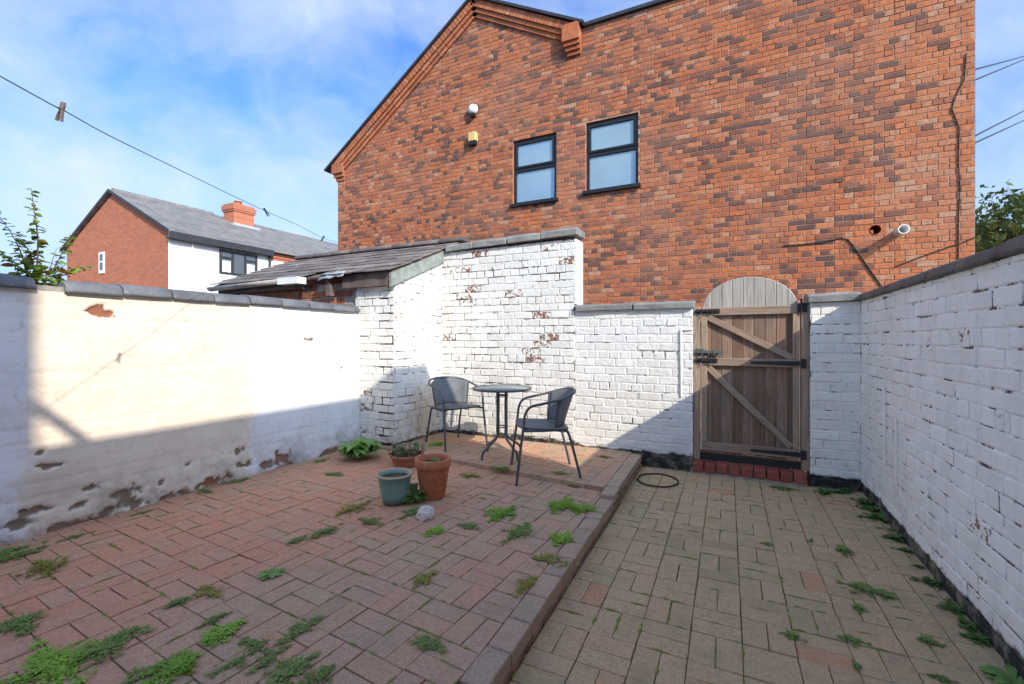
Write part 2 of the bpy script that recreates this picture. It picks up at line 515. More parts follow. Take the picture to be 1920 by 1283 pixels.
def terracotta(name, c1, c2, lime):
    k = NT(name)
    c = k.ramp(k.noise(6, 5, 0.6), [(0.3, c1), (0.7, c2)])
    c = k.mix(k.ramp(k.noise(14, 5, 0.7), [(0.55, 0), (0.75, lime)]), c, (0.55, 0.42, 0.32))
    c = k.mix(k.ramp(k.noise(28, 4, 0.7), [(0.62, 0), (0.72, 0.5)]), c, (0.10, 0.085, 0.05))
    k.bump(k.noise(70, 4), 0.3, 0.003)
    return k.done(c, 0.8, 0.2)
M_terra = terracotta('terracotta', (0.40, 0.125, 0.055), (0.50, 0.175, 0.085), 0.4)
M_terra2 = terracotta('old_terracotta', (0.36, 0.15, 0.09), (0.46, 0.21, 0.13), 0.5)
def glaze():
    k = NT('green_glaze')
    z = k.sep(k.objco())[2]
    c = k.ramp(k.noise(9, 4), [(0.3, (0.13, 0.255, 0.215)), (0.7, (0.20, 0.34, 0.29))])
    c = k.mix(k.ramp(k.math('ADD', z, k.math('MULTIPLY', k.noise(10, 3), 0.04)), [(0.035, 1.0), (0.085, 0.0)]), c, (0.10, 0.095, 0.085))
    k.bump(k.noise(25, 3), 0.15, 0.003)
    return k.done(c, k.ramp(k.noise(14, 4), [(0.3, 0.3), (0.7, 0.6)]), 0.5)
M_glaze = glaze()
M_rim = terracotta('bare_rim', (0.42, 0.29, 0.17), (0.55, 0.42, 0.28), 0.3)
M_soil = simple('soil', (0.10, 0.07, 0.045), 0.95, 0.1, 0, 0.5, 40, 0.8)
M_rock = simple('pale_rock', (0.62, 0.55, 0.48), 0.9, 0.2, 0, 0.25, 14, 0.7)
M_rubber = simple('dark_rubber', (0.045, 0.04, 0.035), 0.7, 0.3, 0, 0.4, 30, 0.2)

def leafmat(name, c, c2, trans=0.25):
    k = NT(name)
    r = k.objrandom()
    col = k.mix(k.noise(9, 3, 0.6), c, c2)
    col = k.mix(k.math('MULTIPLY', r, 0.4), col, tuple(x * 0.6 for x in c))
    k.b.inputs['Transmission Weight'].default_value = 0.0
    k.b.inputs['Subsurface Weight'].default_value = 0.0
    m = k.done(col, 0.6, 0.3)
    tr = k.n('ShaderNodeBsdfTranslucent'); k.set(tr.inputs[0], col)
    ms = k.n('ShaderNodeMixShader'); ms.inputs[0].default_value = trans
    k.t.links.new(k.b.outputs[0], ms.inputs[1]); k.t.links.new(tr.outputs[0], ms.inputs[2])
    k.t.links.new(ms.outputs[0], k.out.inputs[0])
    return m
M_grass = leafmat('grass_blade', (0.25, 0.46, 0.05), (0.38, 0.56, 0.09))
M_grass2 = leafmat('grass_dull', (0.19, 0.30, 0.07), (0.29, 0.38, 0.11))
M_dry = leafmat('grass_dry', (0.29, 0.30, 0.05), (0.40, 0.33, 0.09))
M_broad = leafmat('broad_leaf', (0.15, 0.30, 0.07), (0.24, 0.40, 0.11))
M_dark = leafmat('dark_leaf', (0.08, 0.17, 0.035), (0.14, 0.23, 0.05))
M_sap1 = leafmat('sapling_leaf', (0.22, 0.36, 0.05), (0.36, 0.46, 0.08), 0.5)
M_sap2 = leafmat('sapling_leaf_rust', (0.33, 0.11, 0.03), (0.28, 0.20, 0.04), 0.35)
M_stem = simple('stem', (0.20, 0.13, 0.09), 0.8, 0.2, 0, 0.3, 20, 0.2)
M_bark = simple('bark', (0.12, 0.09, 0.065), 0.9, 0.1, 0, 0.4, 8, 0.6)
M_tree1 = leafmat('tree_leaf', (0.075, 0.115, 0.028), (0.15, 0.18, 0.045), 0.25)
M_tree2 = leafmat('tree_leaf_gold', (0.17, 0.17, 0.04), (0.28, 0.22, 0.07), 0.25)
M_succ = leafmat('succulent', (0.16, 0.20, 0.10), (0.24, 0.24, 0.13), 0.1)

def slate_material(name, attr=False):
    k = NT(name)
    v = k.objcolor()[0]
    c = k.ramp(v, [(0, (0.10, 0.085, 0.085)), (0.5, (0.17, 0.14, 0.135)), (1, (0.25, 0.205, 0.185))])
    c = k.mix(k.ramp(k.noise(10, 5, 0.65), [(0.5, 0), (0.7, 0.6)]), c, (0.30, 0.26, 0.19))
    c = k.mix(k.ramp(k.noise(4, 5, 0.65), [(0.52, 0), (0.72, 0.5)]), c, (0.13, 0.12, 0.05))
    k.bump(k.noise(50, 5, 0.65), 0.5, 0.006)
    return k.done(c, 0.7, 0.35)
M_slate = slate_material('old_slate')
M_bbarge = simple('barge_paint', (0.24, 0.265, 0.24), 0.7, 0.25, 0, 0.3, 9, 0.25)
M_fascia = simple('dark_fascia', (0.13, 0.095, 0.085), 0.85, 0.2, 0, 0.4, 9, 0.4)
M_gutter = simple('grey_gutter', (0.42, 0.40, 0.36), 0.6, 0.3, 0, 0.3, 7, 0.2)
M_lead = simple('lead_sheet', (0.42, 0.44, 0.46), 0.5, 0.5, 0.2, 0.3, 14, 0.4)
M_black = simple('black_plastic', (0.012, 0.013, 0.016), 0.35, 0.5, 0, 0.2, 20, 0.05)
M_darkmetal = simple('dark_trim', (0.035, 0.037, 0.042), 0.5, 0.4, 0, 0.3, 10, 0.1)
M_whitepl = simple('white_plastic', (0.80, 0.80, 0.78), 0.4, 0.4, 0, 0.08, 10, 0.05)
M_yellow = simple('aged_cream_plastic', (0.62, 0.45, 0.16), 0.5, 0.4, 0, 0.1, 14, 0.05)
M_cable = simple('cable', (0.03, 0.027, 0.025), 0.6, 0.3, 0, 0.2, 20, 0.05)
M_hole = simple('vent_inside', (0.10, 0.025, 0.015), 0.9, 0.1, 0, 0.4, 20, 0.2)
def pane_mat(name, c, rough=0.08):
    k = NT(name)
    k.bump(k.noise(3, 2), 0.04, 0.02)
    return k.done(k.ramp(k.noise(1.2, 2), [(0.35, tuple(x * 0.85 for x in c)), (0.7, c)]), rough, 0.9)
M_pane = pane_mat('obscured_pane', (0.36, 0.50, 0.56), 0.03)
M_pane.node_tree.nodes['Principled BSDF'].inputs['Metallic'].default_value = 0.45
M_panedark = pane_mat('house_pane', (0.10, 0.11, 0.12), 0.08)
M_peg = simple('peg_wood', (0.20, 0.17, 0.15), 0.8, 0.2, 0, 0.3, 60, 0.3)
M_pegd = simple('peg_dark', (0.03, 0.045, 0.055), 0.6, 0.3, 0, 0.3, 60, 0.2)
M_line = simple('washing_line', (0.09, 0.10, 0.12), 0.6, 0.3, 0, 0.2, 60, 0.1)
M_render = simple('white_render', (0.82, 0.81, 0.79), 0.8, 0.2, 0, 0.05, 2, 0.15)

def far_brick():
    k = NT('far_brick')
    bt = k.n('ShaderNodeTexBrick')
    k.set(bt.inputs['Vector'], k.mapping(k.pos(), (1, 1, 1), (R(90), 0, 0)))
    bt.inputs['Scale'].default_value = 1.0
    bt.inputs['Brick Width'].default_value = 0.225; bt.inputs['Row Height'].default_value = 0.075
    bt.inputs['Mortar Size'].default_value = 0.006
    bt.inputs['Color1'].default_value = (0.54, 0.17, 0.085, 1); bt.inputs['Color2'].default_value = (0.39, 0.125, 0.07, 1)
    bt.inputs['Mortar'].default_value = (0.36, 0.22, 0.16, 1)
    c = k.mix(k.ramp(k.noise(1.2, 5, 0.6), [(0.4, 0), (0.7, 0.35)]), bt.outputs['Color'], (0.33, 0.15, 0.10))
    k.bump(bt.outputs['Fac'], 0.3, -0.006)
    return k.done(c, 0.88, 0.2)
M_farbrick = far_brick()
def far_roof():
    k = NT('far_slates')
    bt = k.n('ShaderNodeTexBrick')
    k.set(bt.inputs['Vector'], k.mapping(k.pos(), (1, 1, 1), (R(90), 0, R(90))))
    bt.inputs['Scale'].default_value = 1.0
    bt.inputs['Brick Width'].default_value = 0.3; bt.inputs['Row Height'].default_value = 0.125
    bt.inputs['Mortar Size'].default_value = 0.012
    bt.inputs['Color1'].default_value = (0.21, 0.20, 0.195, 1); bt.inputs['Color2'].default_value = (0.14, 0.135, 0.135, 1)
    bt.inputs['Mortar'].default_value = (0.08, 0.08, 0.08, 1)
    c = k.mix(k.ramp(k.noise(3.0, 6, 0.7), [(0.42, 0), (0.66, 0.7)]), bt.outputs['Color'], (0.30, 0.27, 0.22))
    k.bump(bt.outputs['Fac'], 0.5, -0.01)
    return k.done(c, 0.6, 0.4)
M_farroof = far_roof()

# ================================================================== THE SETTING
ZL, ZP, ZT = 0.015, 0.100, 0.134            # patio and terrace levels above the lower path
XW_R, XW_L, Y_B = 1.0, -3.9, 4.87
Y_BLD = 7.5
g = MB(); S = 400
g.add([(-S, -S, -0.03), (S, -S, -0.03), (S, S, -0.03), (-S, S, -0.03)], [(0, 1, 2, 3)])
tag(g.obj('ground', M_ground), 'bare earth and tarmac round the yard', None, None, 'structure')

def basket(angle, origin, cell, region, x0, x1, y0, y1, flip=0):
    """basket-weave rectangles clipped to region; yields (poly, centre, angle, full)"""
    ca, sa = math.cos(angle), math.sin(angle)
    out = []
    j = 0.0036
    for i in range(x0, x1):
        for k in range(y0, y1):
            horiz = (i + k + flip) % 2 == 0
            for h in (0, 1):
                if horiz:
                    cx, cy, lx, ly = (i + 0.5) * cell, (k + 0.25 + 0.5 * h) * cell, cell, cell / 2
                else:
                    cx, cy, lx, ly = (i + 0.25 + 0.5 * h) * cell, (k + 0.5) * cell, cell / 2, cell
                hx, hy = lx / 2 - j / 2, ly / 2 - j / 2
                rect = [(cx + a * hx, cy + b * hy) for a, b in ((-1, -1), (1, -1), (1, 1), (-1, 1))]
                poly = [(origin[0] + x * ca - y * sa, origin[1] + x * sa + y * ca) for x, y in rect]
                c = (origin[0] + cx * ca - cy * sa, origin[1] + cx * sa + cy * ca)
                q = poly
                for e in region:
                    q = clip(q, e)
                    if len(q) < 3: break
                if len(q) < 3 or area(q) < 0.0012: continue
                full = abs(area(q) - area(poly)) < 1e-6
                out.append((q, c, angle + (0 if horiz else math.pi / 2), full))
    return out

JOINTS = []
def lay(parent, items, z, mat_o, mat_a, colour, rng, thick=0.05, limit=300, name='paver'):
    cell = 0.206
    hx, hy = cell / 2 - 0.0018, cell / 4 - 0.0018
    variants = []
    for _ in range(8):
        b = MB(); jit = lambda: rng.uniform(-0.0018, 0.0018)
        b.prism([(-hx + jit(), -hy + jit()), (hx + jit(), -hy + jit()), (hx + jit(), hy + jit()), (-hx + jit(), hy + jit())], -thick, 0, 0.0025)
        variants.append(b.mesh(name, mat_o))
    def key(it):
        p = Vector((it[1][0], it[1][1], z)); d = depth_of(p)
        if d < 0.3: return 1e9
        u = U0 + FPX * (p - CAM).dot(RT) / d; v = VH - FPX * (p - CAM).z / d
        return d if (-60 < u < 1980 and v < 1340) else 1e6 + d
    items = sorted(items, key=key)
    for it in items:
        if key(it) < 1e6: JOINTS.append((it[0], z))
    rest = MB()
    for n, (q, c, a, full) in enumerate(items):
        val = colour(c[0], c[1])
        dz = rng.gauss(0, 0.0013) + 0.002 * nz(c[0], c[1], 1.1, 3.0)
        tilt = (rng.gauss(0, 0.007), rng.gauss(0, 0.007))
        if n < limit and key((q, c)) < 1e6:
            if full:
                o = link(name, rng.choice(variants), parent, (c[0], c[1], z + dz))
                o.rotation_euler = (tilt[0], tilt[1], a + rng.gauss(0, 0.007) + (math.pi if rng.random() < 0.5 else 0))
            else:
                b = MB(); b.prism([(x - c[0], y - c[1]) for x, y in q], -thick, 0, 0.0025)
                o = b.obj(name, mat_o, parent, (c[0], c[1], z + dz))
                o.rotation_euler = (tilt[0] * 0.5, tilt[1] * 0.5, 0)
            o.color = (val, 0, 0, 1)
        else:
            rest.prism(q, z - thick, z + dz, 0.0025, None, val)
    if rest.v:
        o = rest.obj(name + '_field', mat_a, parent, valname='val'); o['kind'] = 'stuff'

rng = random.Random(5)
def nz(x, y, s, o=0.0):
    return mnoise.noise(Vector((x * s + o, y * s - o, o * 1.7)))
# kerb line between patio and path
KX0, KX1, KY0, KY1 = -0.745, -0.848, 0.3, 4.80
def kerb_x(y): return KX0 + (KX1 - KX0) * (y - KY0) / (KY1 - KY0)
ks = (KX1 - KX0) / (KY1 - KY0)
def right_of(off):          # half-plane x <= kerb_x(y)+off
    return (1.0, -ks, KX0 - ks * KY0 + off)
def left_of(off):
    e = right_of(off); return (-e[0], -e[1], -e[2])
# terrace front edge through two measured points
TA, TB = Vector((-2.844, 3.836)), Vector((-0.819, 3.591))
td = (TB - TA).normalized(); tn = Vector((-td.y, td.x))     # points to +Y
tc = tn.dot(TA)
patio = MB()
patio.add([(-4.2, -1.5, ZP - 0.0085), (-0.80, -1.5, ZP - 0.0085), (-0.86, 4.9, ZP - 0.0085), (-4.2, 4.9, ZP - 0.0085)], [(0, 1, 2, 3)])
patio = tag(patio.obj('patio', M_bed), 'raised brick-paved patio with weeds in its joints', None, None, 'structure')
def patio_col(x, y):
    edge = -2.05 + 0.28 * (y - 1.6)              # redder strip beside the cream wall
    t = 1 / (1 + math.exp((x - edge) / 0.16))
    return max(0.0, min(1.0, 0.33 + 0.36 * t + 0.10 * nz(x, y, 1.3) + rng.gauss(0, 0.11)))
PA = R(-3.8)
items = basket(PA, (-1.503, 1.577), 0.2075, [right_of(-0.118), (tn.x, tn.y, tc - 0.006), (-1, 0, 4.0)], -16, 8, -14, 16, 1)
lay(patio, items, ZP, M_pat_o, M_pat_a, patio_col, rng)
# strip of patio left of the terrace, at the foot of the outhouse
terrace = MB()
tz = ZT - 0.0085
a0 = TA - td * 0.75
terrace.add([(a0.x, a0.y, tz), (TB.x + 0.02, TB.y, tz), (-0.86, 4.9, tz), (-3.6, 4.95, tz)], [(0, 1, 2, 3)])
terrace = tag(terrace.obj('terrace', M_bed), 'slightly raised brick-paved terrace under the table', None, None, 'structure')
terr_col = lambda x, y: max(0.0, min(1.0, 0.42 + 0.12 * nz(x, y, 1.5, 4) + rng.gauss(0, 0.11)))
items = basket(R(-4.5), (-1.30, 3.75), 0.2075, [right_of(-0.118), (-tn.x, -tn.y, -tc), (-1, 0, 3.62), (0, 1, 4.93)], -12, 6, -4, 9, 0)
lay(terrace, items, ZT, M_pat_o, M_pat_a, terr_col, rng)
# lower path
path = MB()
path.add([(-0.9, -1.5, ZL - 0.0085), (1.1, -1.5, ZL - 0.0085), (1.1, 5.3, ZL - 0.0085), (-0.9, 5.3, ZL - 0.0085)], [(0, 1, 2, 3)])
path = tag(path.obj('path', M_bed), 'lower path of brown block paving leading to the gate', None, None, 'structure')
low_col = lambda x, y: 0.97 if rng.random() < 0.02 else max(0.0, min(0.92, 0.45 + 0.22 * nz(x, y, 1.2, 8) + rng.gauss(0, 0.15)))
items = basket(R(0.6), (0.037, 1.99), 0.2065, [left_of(0.004), (1, 0, 1.04), (0, 1, 4.80)], -7, 7, -10, 16, 0)
lay(path, items, ZL, M_low_o, M_low_a, low_col, rng)
# kerb of blocks laid end to end
kerb = MB()
kerb.box((-0.052, KY0 - 1.0, -0.02), (0.052, KY1, ZP - 0.058), Matrix.Translation((0, 0, 0)) @ Matrix(((1, ks, 0, KX0 - ks * KY0 - 0.058), (0, 1, 0, 0), (0, 0, 1, 0), (0, 0, 0, 1))))
kerb = tag(kerb.obj('kerb', M_kface), 'row of kerb blocks along the patio step', None, None, 'structure')
y = 0.35
while y < KY1 - 0.06:
    L = min(0.2, KY1 - 0.008 - y)
    b = MB(); b.prism([(-0.055, -L / 2), (0.055, -L / 2), (0.055, L / 2), (-0.055, L / 2)], -0.06, 0, 0.006)
    zt = ZP + 0.004 if y + L < 3.58 else ZT + 0.002
    o = b.obj('kerb_block', M_kerb, kerb, (kerb_x(y + L / 2) - 0.058 + rng.gauss(0, 0.0015), y + L / 2, zt + rng.gauss(0, 0.0015)))
    o.rotation_euler = (rng.gauss(0, 0.004), rng.gauss(0, 0.006), -ks * 0 + math.atan(-ks) + rng.gauss(0, 0.006))
    o.color = (rng.random(), 0, 0, 1)
    y += L + 0.007

# moss and soil filling stretches of the joints
M_moss = leafmat('joint_moss', (0.16, 0.20, 0.03), (0.27, 0.25, 0.06), 0.05)
rj = random.Random(31)
moss = MB(); grit = MB()
for poly, zz in JOINTS:
    for e in range(len(poly)):
        A, B = Vector(poly[e]), Vector(poly[(e + 1) % len(poly)])
        mid = (A + B) / 2
        dens = 0.5 + 0.9 * nz(mid.x, mid.y, 1.5, 12.0)
        if zz == ZL: dens = dens * 0.75
        if rj.random() > 0.62 * max(0.0, dens): continue
        t0 = rj.uniform(0, 0.6); t1 = min(1.0, t0 + rj.uniform(0.15, 0.5)); n = 5
        d = (B - A); L = d.length
        if L < 0.06: continue
        nrm = Vector((d.y, -d.x)) / L
        pts = []
        w = rj.uniform(0.004, 0.011); h = rj.uniform(0.0015, 0.006)
        vs = []
        for i in range(n + 1):
            t = t0 + (t1 - t0) * i / n; c = A + d * t + nrm * (0.0018 + rj.gauss(0, 0.0012)); f = math.sin(math.pi * (0.08 + 0.84 * i / n))
            for o_, hh in ((-1, -0.003), (-0.5, 0.8), (0.45, 1.0), (1, -0.003)):
                p = c + nrm * (o_ * w * f * rj.uniform(0.7, 1.3)); vs.append((p.x, p.y, zz + (hh * h * f if hh > 0 else hh)))
        moss.add(vs, [(i * 4 + k, (i + 1) * 4 + k, (i + 1) * 4 + k + 1, i * 4 + k + 1) for i in range(n) for k in range(3)], True)
tag(moss.obj('moss', M_moss), 'thin olive moss lining the joints of the block paving', 'moss', None, 'stuff')
# loose grit and crumbled mortar at the wall feet and in the corner of the step
def pebble(x, y_, z_, r):
    vs = [(x + r * math.cos(a) * rj.uniform(0.6, 1.2), y_ + r * math.sin(a) * rj.uniform(0.6, 1.2), z_) for a in (0.2, 1.5, 2.7, 3.9, 5.2)] + [(x + rj.uniform(-r, r) * 0.3, y_ + rj.uniform(-r, r) * 0.3, z_ + r * rj.uniform(0.5, 1.1))]
    grit.add(vs, [(i, (i + 1) % 5, 5) for i in range(5)])
for _ in range(900):
    k = rj.random(); t = rj.random(); o_ = abs(rj.gauss(0, 0.05)) + 0.006; r = rj.uniform(0.0015, 0.006) * (1.6 if rj.random() < 0.07 else 1)
    if k < 0.45: pebble(XW_L + 0.012 + o_, 0.9 + 3.0 * t, ZP + 0.0005, r)
    elif k < 0.65: pebble(XW_R - 0.01 - o_, 2.2 + 2.6 * t, ZL + 0.0005, r)
    elif k < 0.85:
        yy = 1.0 + 3.7 * t; pebble(kerb_x(yy) + 0.006 + o_ * 0.6, yy, ZL + 0.0005, r)
    else: pebble(-3.2 + 2.3 * t, Y_B - 0.02 - o_, ZT + 0.0005, r)
tag(grit.obj('grit', simple('loose_grit', (0.40, 0.32, 0.23), 0.95, 0.1, 0, 0.6, 25, 0.3)), 'loose grit and crumbled mortar at the wall feet', 'grit', None, 'stuff')

# ------------------------------------------------------------------ painted brick walls
CO, BL, BD = 0.086, 0.232, 0.10
def lumpy_brick(L, H, rng, rough=0.0034):
    """brick face with uneven paint-rounded edges; front at y=0, back at y=+0.05"""
    b = MB(); nx, nzc = 4, 3
    j = 0.0046
    hx, hz = L / 2 - j, H / 2 - j
    vs = []
    xs = [-hx, -hx + 0.007, hx - 0.007, hx]; zs = [-hz, -hz + 0.006, hz - 0.006, hz]
    for iz in range(4):
        for ix in range(4):
            e = (ix in (0, 3)) or (iz in (0, 3))
            y_ = 0.0032 if e else 0.0
            if ix in (0, 3) and iz in (0, 3): y_ = 0.005
            vs.append((xs[ix] + rng.uniform(-rough, rough), y_ + rng.uniform(-0.0008, 0.0008), zs[iz] + rng.uniform(-rough, rough) * 0.8))
    fs = []
    for iz in range(3):
        for ix in range(3):
            a = iz * 4 + ix
            fs.append((a, a + 1, a + 5, a + 4))
    ring = [0, 1, 2, 3, 7, 11, 15, 14, 13, 12, 8, 4]
    bk = [(vs[i][0], 0.04, vs[i][2]) for i in ring]
    o = len(vs); vs += bk
    for i in range(12):
        k = (i + 1) % 12
        fs.append((ring[k], ring[i], o + i, o + k))
    b.add(vs, fs, False)
    return b
def brick_set(mat, rng, name='brick'):
    return {'s': [lumpy_brick(BL, CO, rng).mesh(name, mat) for _ in range(9)],
            'h': [lumpy_brick(BL / 2, CO, rng).mesh(name, mat) for _ in range(6)]}
def brick_face(parent, x0, x1, z0, z1, mat_b, mat_m, rng, top=None, wear=None, proud=0.005, seed_off=0, base_off=0.0, depth=0.0, rot=None, limit=290):
    """bricks in the parent's x-z plane (front towards -y), backing sheet behind"""
    st = brick_set(mat_b, rng)
    n = int((z1 - z0) / CO + 0.999)
    cnt = 0
    for i in range(n):
        zc = z0 + (i + 0.5) * CO
        header = (i + seed_off) % 4 == 3
        L = BL / 2 if header else BL
        off = (BL / 4 if header else (BL / 2 if (i + seed_off) % 2 else 0.0)) + rng.uniform(-0.02, 0.02)
        x = x0 - off
        while x < x1 - 0.02:
            a, b_ = max(x, x0), min(x + L, x1)
            x += L
            if b_ - a < 0.03: continue
            xc = (a + b_) / 2
            zt = zc + CO / 2
            if top is not None and zc + CO * 0.2 > top(xc): continue
            if zc - CO / 2 > z1: continue
            sx = (b_ - a) / L; szc = 1.0
            zc2 = zc
            lim = min(z1, top(xc) if top else z1)
            if zt > lim:
                szc = max(0.15, (lim - (zc - CO / 2)) / CO); zc2 = zc - CO / 2 + CO * szc / 2
            o = link('brick', rng.choice(st['h' if header else 's']), parent, (xc + rng.gauss(0, 0.0015), depth - max(0.0034, proud * (0.55 + 0.9 * max(0.0, min(1.0, 0.5 + 1.1 * mnoise.noise(Vector((xc * 1.7 + seed_off * 3, zc * 1.9, 4.0 + x0)))))) + rng.gauss(0, 0.0014)), zc2 + rng.gauss(0, 0.0022)))
            o.scale = (sx, 1, szc)
            o.rotation_euler = (rng.gauss(0, 0.012), rng.gauss(0, 0.009), rng.gauss(0, 0.010))
            w = max(0.0, rng.gauss(0.03, 0.10))
            if wear: w += wear(xc, zc, rng)
            o.color = (rng.random(), min(1.0, w), 0, 1)
            cnt += 1
    return cnt
def backing(parent, poly, mat, thick, name='core', y=0.0, ends=True):
    """solid wall core: x-z polygon extruded to +y"""
    b = MB(); n = len(poly)
    vs = [(x, y, z) for x, z in poly] + [(x, y + thick, z) for x, z in poly]
    fs = [tuple(range(n)), tuple(range(2 * n - 1, n - 1, -1))]
    for i in range(n):
        k = (i + 1) % n
        fs.append((k, i, n + i, n + k))
    b.add(vs, fs)
    return b.obj(name, mat, parent)
def half_round(L, w, h, rng, seg=8, bullnose=True):
    """saddle-back / half-round coping stone along x, centred, base z=0"""
    b = MB(); prof = []
    for i in range(seg + 1):
        a = math.pi * i / seg
        prof.append((math.cos(a) * w / 2 * (1.0), 0.018 + (h - 0.018) * (math.sin(a) ** 0.8)))
    prof = [(w / 2, 0.0)] + prof + [(-w / 2, 0.0)]
    n = len(prof); xs = [-L / 2, -L / 2 + 0.006, 0.0, L / 2 - 0.006, L / 2]; ins = [0.975, 1, 1, 1, 0.975]
    vs = []
    for x, s in zip(xs, ins):
        for yy, zz in prof:
            vs.append((x, yy * s + rng.uniform(-0.002, 0.002), zz * (s if zz > 0.02 else 1) + rng.uniform(-0.002, 0.002)))
    fs = []
    for i in range(4):
        for k in range(n - 1):
            fs.append((i * n + k, (i + 1) * n + k, (i + 1) * n + k + 1, i * n + k + 1))
        fs.append((i * n + n - 1, (i + 1) * n + n - 1, (i + 1) * n, i * n))
    b.add(vs, fs, True)
    b.add(vs[:n], [tuple(range(n))]); b.add(vs[-n:], [tuple(range(n - 1, -1, -1))])
    return b
def slab(L, w, h, rng, slope=0.0):
    b = MB(); j = lambda s=0.004: rng.uniform(-s, s)
    # weathered flat coping slab with softened arrises
    prof = [(-w / 2, 0.0), (-w / 2 - 0.0, h * 0.62), (-w / 2 + 0.02, h * 0.92), (0, h), (w / 2 - 0.02, h * 0.92), (w / 2, h * 0.6), (w / 2, 0.0)]
    n = len(prof); xs = [-L / 2, -L / 2 + 0.01, -L / 6, L / 6, L / 2 - 0.01, L / 2]
    vs = []
    for i, x in enumerate(xs):
        s = 0.96 if i in (0, 5) else 1.0
        for yy, zz in prof:
            vs.append((x + j(0.002), yy * s + j(), zz * (s if zz > 0 else 1) + (j(0.005) if zz > 0 else 0)))
    fs = []
    for i in range(5):
        for k in range(n):
            q = (k + 1) % n
            fs.append((i * n + q, (i + 1) * n + q, (i + 1) * n + k, i * n + k))
    b.add(vs, fs, False)
    b.add(vs[:n], [tuple(range(n - 1, -1, -1))]); b.add(vs[-n:], [tuple(range(n))])
    return b

rng = random.Random(11)
# ---- right wall (faces -X): local x runs towards -Y
rw = thing('garden_wall', 'shaded white painted brick wall with black tarred foot beside the path', 'wall', (XW_R, Y_B, 0), R(-90))
backing(rw, [(-0.3, -0.05), (5.5, -0.05), (5.5, 1.66), (-0.3, 1.66)], M_rw_m, 0.24)
def rw_wear(x, z, r): return 0.5 if r.random() < 0.03 else 0.0
brick_face(rw, 0.0, 3.6, 0.0, 1.655, M_rw_b, M_rw_m, rng, None, rw_wear, 0.0048)
x = -0.28
while x < 4.4:
    L = 0.355
    o = half_round(L, 0.30, 0.085, rng).obj('coping_stone', M_cop_dark, rw, (x + L / 2, 0.12, 1.661 + rng.gauss(0, 0.002)))
    o.rotation_euler = (0, rng.gauss(0, 0.004), rng.gauss(0, 0.005)); o.color = (rng.random(), 0, 0, 1)
    x += L + 0.012
# painted-over conduit on the right wall
b = MB(); b.tube([(0.73, -0.012, 0.42), (0.72, -0.012, 0.98)], 0.013, 8); b.obj('painted_conduit', M_rw_b, rw)
b = MB(); b.tube([(0.98, -0.01, 0.35), (0.975, -0.01, 0.80)], 0.010, 8); b.obj('painted_conduit', M_rw_b, rw)

# ---- gate pier, right of the gate
gp = thing('gate_pier', 'white painted brick pier between the gate and the shaded wall', 'pier', (0.625, Y_B, 0), 0)
backing(gp, [(0.0, -0.05), (0.385, -0.05), (0.385, 1.66), (0.0, 1.66)], M_rw_m, 0.24)
brick_face(gp, 0.0, 0.372, 0.0, 1.655, M_rw_b, M_rw_m, rng, None, None, 0.005, 1)
o = slab(0.39, 0.29, 0.085, rng).obj('coping_stone', M_cop_stone, gp, (0.17, 0.10, 1.664)); o.rotation_euler = (0, -0.02, 0)

# ---- low wall left of the gate
lw = thing('garden_wall', 'low white painted wall with stone coping left of the gate', 'wall', (-1.60, Y_B + 0.012, 0), 0)
backing(lw, [(0.0, -0.05), (1.235, -0.05), (1.235, 1.64), (0.0, 1.64)], M_lw_m, 0.24)
brick_face(lw, 0.0, 1.235, 0.0, 1.638, M_lw_b, M_lw_m, rng, None, lambda x, z, r: 0.0, 0.0042, 2)
x = 0.02
for L in (0.62, 0.60):
    o = slab(L, 0.30, 0.075, rng).obj('coping_stone', M_cop_stone, lw, (x + L / 2, 0.10, 1.643)); o.rotation_euler = (0, rng.gauss(0, 0.008), rng.gauss(0, 0.01)); o.color = (rng.random(), 0, 0, 1)
    x += L + 0.012
b = MB(); b.tube([(1.125, -0.008, 0.74), (1.12, -0.008, 1.42)], 0.011, 8); b.tube([(1.12, -0.008, 1.42), (1.225, -0.008, 1.425)], 0.008, 8); b.obj('painted_conduit', M_lw_b, lw)

# ---- tall wall
tw = thing('garden_wall', 'tall white painted brick wall with flaking patches behind the table', 'wall', (-3.40, Y_B, 0), 0)
TWL = 1.80
backing(tw, [(-0.3, -0.05), (TWL, -0.05), (TWL, 2.455), (-0.3, 2.43)], M_bw_m, 0.25)
SPOTS = [((880, 562), 0.07), ((968, 556), 0.06), ((838, 628), 0.04), ((1000, 667), 0.06), ((1015, 640), 0.05), ((1005, 590), 0.03), ((880, 540), 0.04), ((1075, 490), 0.05), ((900, 480), 0.05)]
spots = [(at_y(u, v, Y_B), r) for (u, v), r in SPOTS]
def tw_wear(x, z, r):
    w = 0.0
    for p, rad in spots:
        if abs(p.x + 3.40 - x) < 0.10 + rad * 0.5 and abs(p.z - z) < 0.05: w = max(w, 0.75)
    if z > 2.2 and r.random() < 0.25: w = max(w, 0.4)
    return w
brick_face(tw, 0.0, TWL, ZT - 0.03, 2.44, M_bw_b, M_bw_m, rng, None, tw_wear, 0.0062)
# end face of the tall wall (faces +X, in the sun)
e1 = MB(); e1.box((TWL - 0.002, -0.004, 1.72), (TWL + 0.022, 0.252, 2.452)); e1.obj('end_render', M_lw_b, tw)
x = 0.10
for i, L in enumerate((0.40, 0.46, 0.42, 0.44)):
    o = slab(L, 0.31, 0.088, rng).obj('coping_stone', M_cop_stone, tw, (x + L / 2, 0.10, 2.452 + 0.012 * i)); o.rotation_euler = (0, -0.02 + rng.gauss(0, 0.006), rng.gauss(0, 0.012)); o.color = (rng.random(), 0, 0, 1)
    x += L + 0.01

